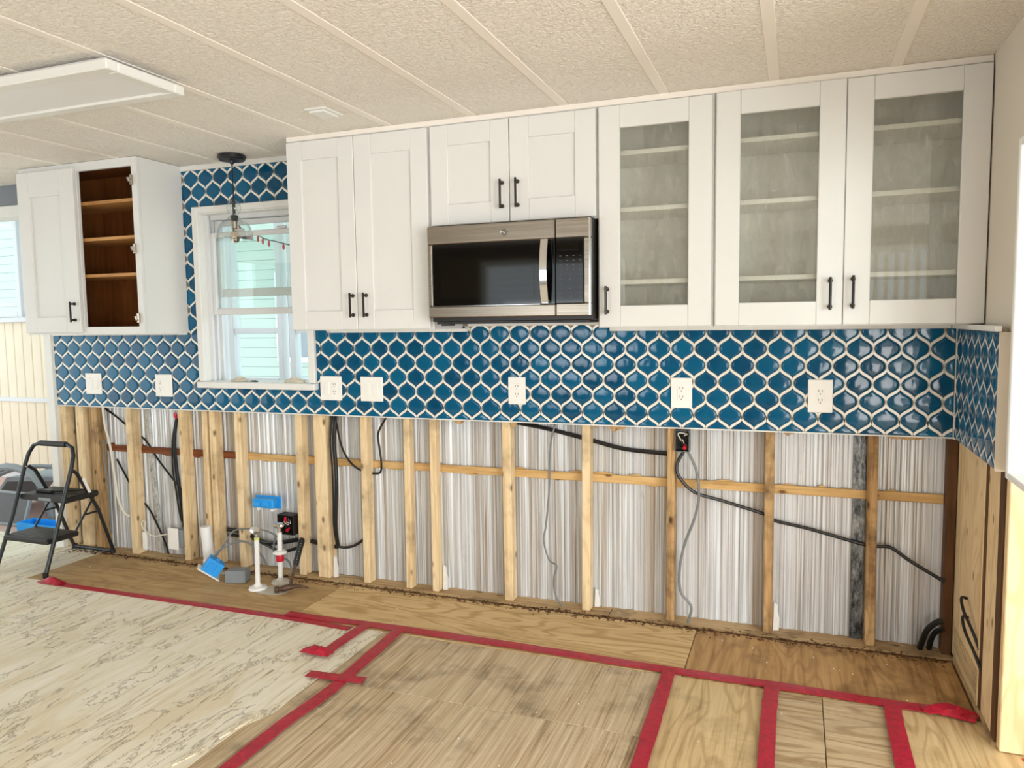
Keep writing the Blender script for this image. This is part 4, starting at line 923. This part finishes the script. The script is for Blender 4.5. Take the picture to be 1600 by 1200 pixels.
cable([(-2.30, .066, .892), (-2.268, .064, .73), (-2.212, .064, .635), (-2.14, .070, .59), (-2.06, .072, .582), (-2.028, .064, .60), (-2.022, .06, .65), (-2.03, .06, .724), (-2.035, .06, .80), (-1.985, .06, .885)], .0055, 'cable', 'black cable looping behind a stud right of the doubled stud')
cable([(-2.285, .03, .18), (-2.25, .05, .172), (-2.20, .07, .185), (-2.14, .088, .23)], .0075, 'cable', 'short black cable curving low right of the doubled stud')
cable([(-1.29, .092, .88), (-1.12, .088, .855), (-.947, .09, .818), (-.885, .089, .805), (-.734, .088, .773), (-.52, .088, .760)], .010, 'cable', 'thick black cable sagging just under the tile at centre')
cable([(-1.07, .078, .892), (-1.098, .075, .769), (-1.103, .072, .583), (-1.118, .06, .394), (-1.128, .05, .314), (-1.10, .045, .222), (-1.06, .04, .198), (-1.073, .04, .146), (-1.074, .04, .082), (-1.055, .035, .031), (-1.030, .03, .006)], .0045, 'greycable', 'thin grey cable hanging with a kink to the plate at centre')
cable([(-.457, .02, .79), (-.487, .012, .729), (-.476, .012, .672), (-.411, .03, .604), (-.287, .06, .565), (-.113, .076, .515), (-.069, .076, .490), (.068, .076, .466), (.284, .072, .418), (.334, .072, .416), (.386, .07, .414), (.458, .05, .369), (.575, .01, .31)], .0075, 'cable', 'black cable running from the metal outlet box to the right corner')
cable([(-.440, .02, .789), (-.403, .016, .705), (-.391, .016, .591), (-.41, .018, .488), (-.452, .018, .368), (-.474, .018, .247), (-.468, .018, .144), (-.422, .02, .082), (-.436, .022, .006)], .006, 'greycable', 'grey cable curving down from the metal outlet box to the plate')
cable([(.50, .06, .004), (.508, .045, .05), (.522, .03, .10), (.55, .016, .138), (.572, .012, .150)], .012, 'cable', 'thick black cable stub in the right corner, outer one', 'corner cable stubs')
cable([(.535, .07, .004), (.54, .055, .05), (.552, .036, .09), (.573, .012, .115)], .011, 'cable', 'thick black cable stub in the right corner, inner one', 'corner cable stubs')
for (z0_, y_, lb) in ((.324, -.203, 'upper black cable poking out of the right wall board'), (.263, -.236, 'lower black cable poking out of the right wall board')):
    cable([(XR+.0005, y_, z0_), (XR-.022, y_-.02, z0_+.006), (XR-.026, y_-.09, z0_-.02), (XR-.012, y_-.16, z0_-.06), (XR+.004, y_-.205, z0_-.11)], .0055, 'cable', lb, 'cables through the right wall board')
cable([(-2.96, -.175, .105), (-2.93, -.13, .15), (-2.86, -.08, .185), (-2.80, -.05, .17), (-2.74, -.03, .10), (-2.72, -.02, .05)], .0065, 'greycable', 'thick grey cable arching from the blue box to the studs')
cable([(-2.945, -.165, .105), (-2.925, -.10, .18), (-2.90, -.06, .235), (-2.82, -.04, .25), (-2.70, -.03, .245), (-2.62, -.02, .20), (-2.60, -.02, .14), (-2.63, -.03, .10), (-2.66, -.03, .14), (-2.65, -.02, .22)], .0045, 'greycable', 'thin grey cable looping from the blue box behind the risers')
cable([(-2.60, -.02, .10), (-2.56, -.03, .085), (-2.53, -.05, .05), (-2.52, -.06, .01)], .0055, 'greycable', 'short pale cable end behind the red-collared riser')
cable([(-3.05, .06, .20), (-2.95, .08, .185), (-2.80, .06, .15), (-2.66, .04, .165), (-2.55, .075, .18), (-2.40, .078, .165), (-2.32, .08, .16)], .012, 'cable', 'thick black cable running low behind the studs near the risers')
cable([(-3.05, .07, .165), (-2.92, .09, .155), (-2.78, .06, .135), (-2.66, .03, .115), (-2.56, .05, .14), (-2.5, .09, .15)], .009, 'cable', 'second black cable running low behind the studs near the risers')
# ------------------------------------------------------------------ scraps and debris
for (x0_, y0_, h, lb) in ((-2.328, .03, .12, 'white foam scrap at the foot of the doubled stud'), (-1.678, .045, .13, 'white foam scrap at the foot of a stud left of centre'), (-.885, .07, .09, 'white foam scrap at the foot of the centre stud'), (-.074, .05, .13, 'white foam scrap at the foot of the stud left of the strap')):
    pl = [(x0_, .001), (x0_+.024, .004), (x0_+.026, h*.45), (x0_+.018, h*.7), (x0_+.019, h*.9), (x0_+.004, h)]
    tag(MB().prism(pl, lambda p, d: (p[0], d, p[1]), y0_+.012, y0_+.026).build('foam_scrap', M['scrap']), lb, 'foam scrap', 'foam scraps at the studs')
m_ = MB(); rr = random.Random(21)
for i in range(2200):
    x_ = rr.uniform(-4.2, .58); y_ = -.03+abs(rr.gauss(0, .022))*(-1 if rr.random() < .6 else .6); s_ = rr.uniform(.002, .008); a = rr.uniform(0, 6.28)
    zb = .0008
    c_, n_ = math.cos(a)*s_, math.sin(a)*s_
    h = rr.uniform(.001, .005)
    m_.add([(x_-c_, y_-n_, zb), (x_+c_, y_+n_, zb), (x_+c_-n_*.4, y_+n_+c_*.4, zb+h), (x_-c_-n_*.4, y_-n_+c_*.4, zb+h)], [(0, 1, 2, 3)])
tag(m_.build('wood_debris', M['darkwood_and_shade']), 'brown wood crumbs scattered along the bottom plate', 'debris', None, 'stuff')
m_ = MB()
for i in range(150):
    x_ = rr.uniform(-4, .55); y_ = rr.uniform(-1.6, -.05); s_ = rr.uniform(.001, .0032)
    zb = .0011
    m_.add([(x_-s_, y_-s_, zb), (x_+s_, y_-s_*.6, zb), (x_+s_*.4, y_+s_, zb), (x_, y_, zb+s_)], [(0, 1, 3), (1, 2, 3), (2, 0, 3), (0, 2, 1)])
tag(m_.build('plaster_crumbs', M['scrap']), 'white plaster crumbs scattered over the plywood floor', 'debris', None, 'stuff')
# ------------------------------------------------------------------ wall behind the camera with its windows
mb = MB()
for (a, b, c, d) in ((-7.5, .45, 0, .85), (1.85, 3.2, 0, .85), (-7.5, 3.2, 2.05, 2.26), (-7.5, -3.4, .85, 2.05), (-1.8, .45, .85, 2.05), (1.85, 3.2, .85, 2.05)): mb.box(a, b, -5.75, -5.68, c, d)
struct(mb.build('wall_front', plain('dark_panelling', srgb(120, 96, 72), .6)))
for nn, (a, b) in enumerate(((-3.4, -1.8),)):
    o = struct(MB().box(a, a+.06, -5.6, -5.52, .85, 2.05).box(b-.06, b, -5.6, -5.52, .85, 2.05).box(a+.061, b-.061, -5.6, -5.52, .85, .91).box(a+.061, b-.061, -5.6, -5.52, 1.99, 2.05).build('window_%d' % (12+nn), M['trimwhite']))
    for i in range(14): B(a+.07, b-.07, -5.585, -5.555, .945+i*.075, .949+i*.075).build('blind_slat', M['cream'], o)
o = struct(MB().box(.45, .50, -5.6, -5.52, 0.001, 2.05).box(1.80, 1.85, -5.6, -5.52, 0.001, 2.05).box(.501, 1.799, -5.6, -5.52, 1.99, 2.05).build('door_1', M['trimwhite']))
for i in range(14): B(.52+i*.092, .56+i*.092, -5.575, -5.571, .03, 1.98).build('blind_slat', M['cream'], o)
# lifted veneer splinters at the edge of the pale floor, torn paper under the tile edge
for (x_, y_, l_, w_, a_, lb) in ((-1.775, -1.36, .17, .022, 82, 'pale lifted veneer splinter at the edge of the pale floor'), (-1.80, -1.56, .12, .02, 75, 'shorter pale veneer splinter nearest the camera on the pale floor')):
    Mt = Matrix.Translation((x_, y_, .0012)) @ Matrix.Rotation(R(a_), 4, 'Z')
    pl = [(-l_/2, -w_/2), (l_*.3, -w_*.6), (l_/2, -w_*.1), (l_*.42, w_*.4), (-l_*.1, w_*.55), (-l_*.45, w_*.3)]
    tag(MB().prism(pl, lambda p, d: (p[0], p[1], d), 0, .005).xf(Mt).build('veneer_splinter', M['mud']), lb, 'wood splinter', 'veneer splinters')
for (x_, w_, h_) in ((-.76, .10, .028), (-.86, .04, .014), (-1.26, .04, .03), (-1.55, .07, .02), (.42, .16, .02), (-.02, .05, .015)):
    rr = random.Random(int(x_*100)); pl = [(x_-w_/2, .8905)]+[(x_-w_/2+w_*t, .8905-h_*math.sin(math.pi*t)*rr.uniform(.5, 1.1)) for t in (.2, .4, .55, .7, .85)]+[(x_+w_/2, .8905)]
    MB().prism(pl, lambda p, d: (p[0], d, p[1]), .010, .012).build('torn_board_edge', M['stud_old'], wb)
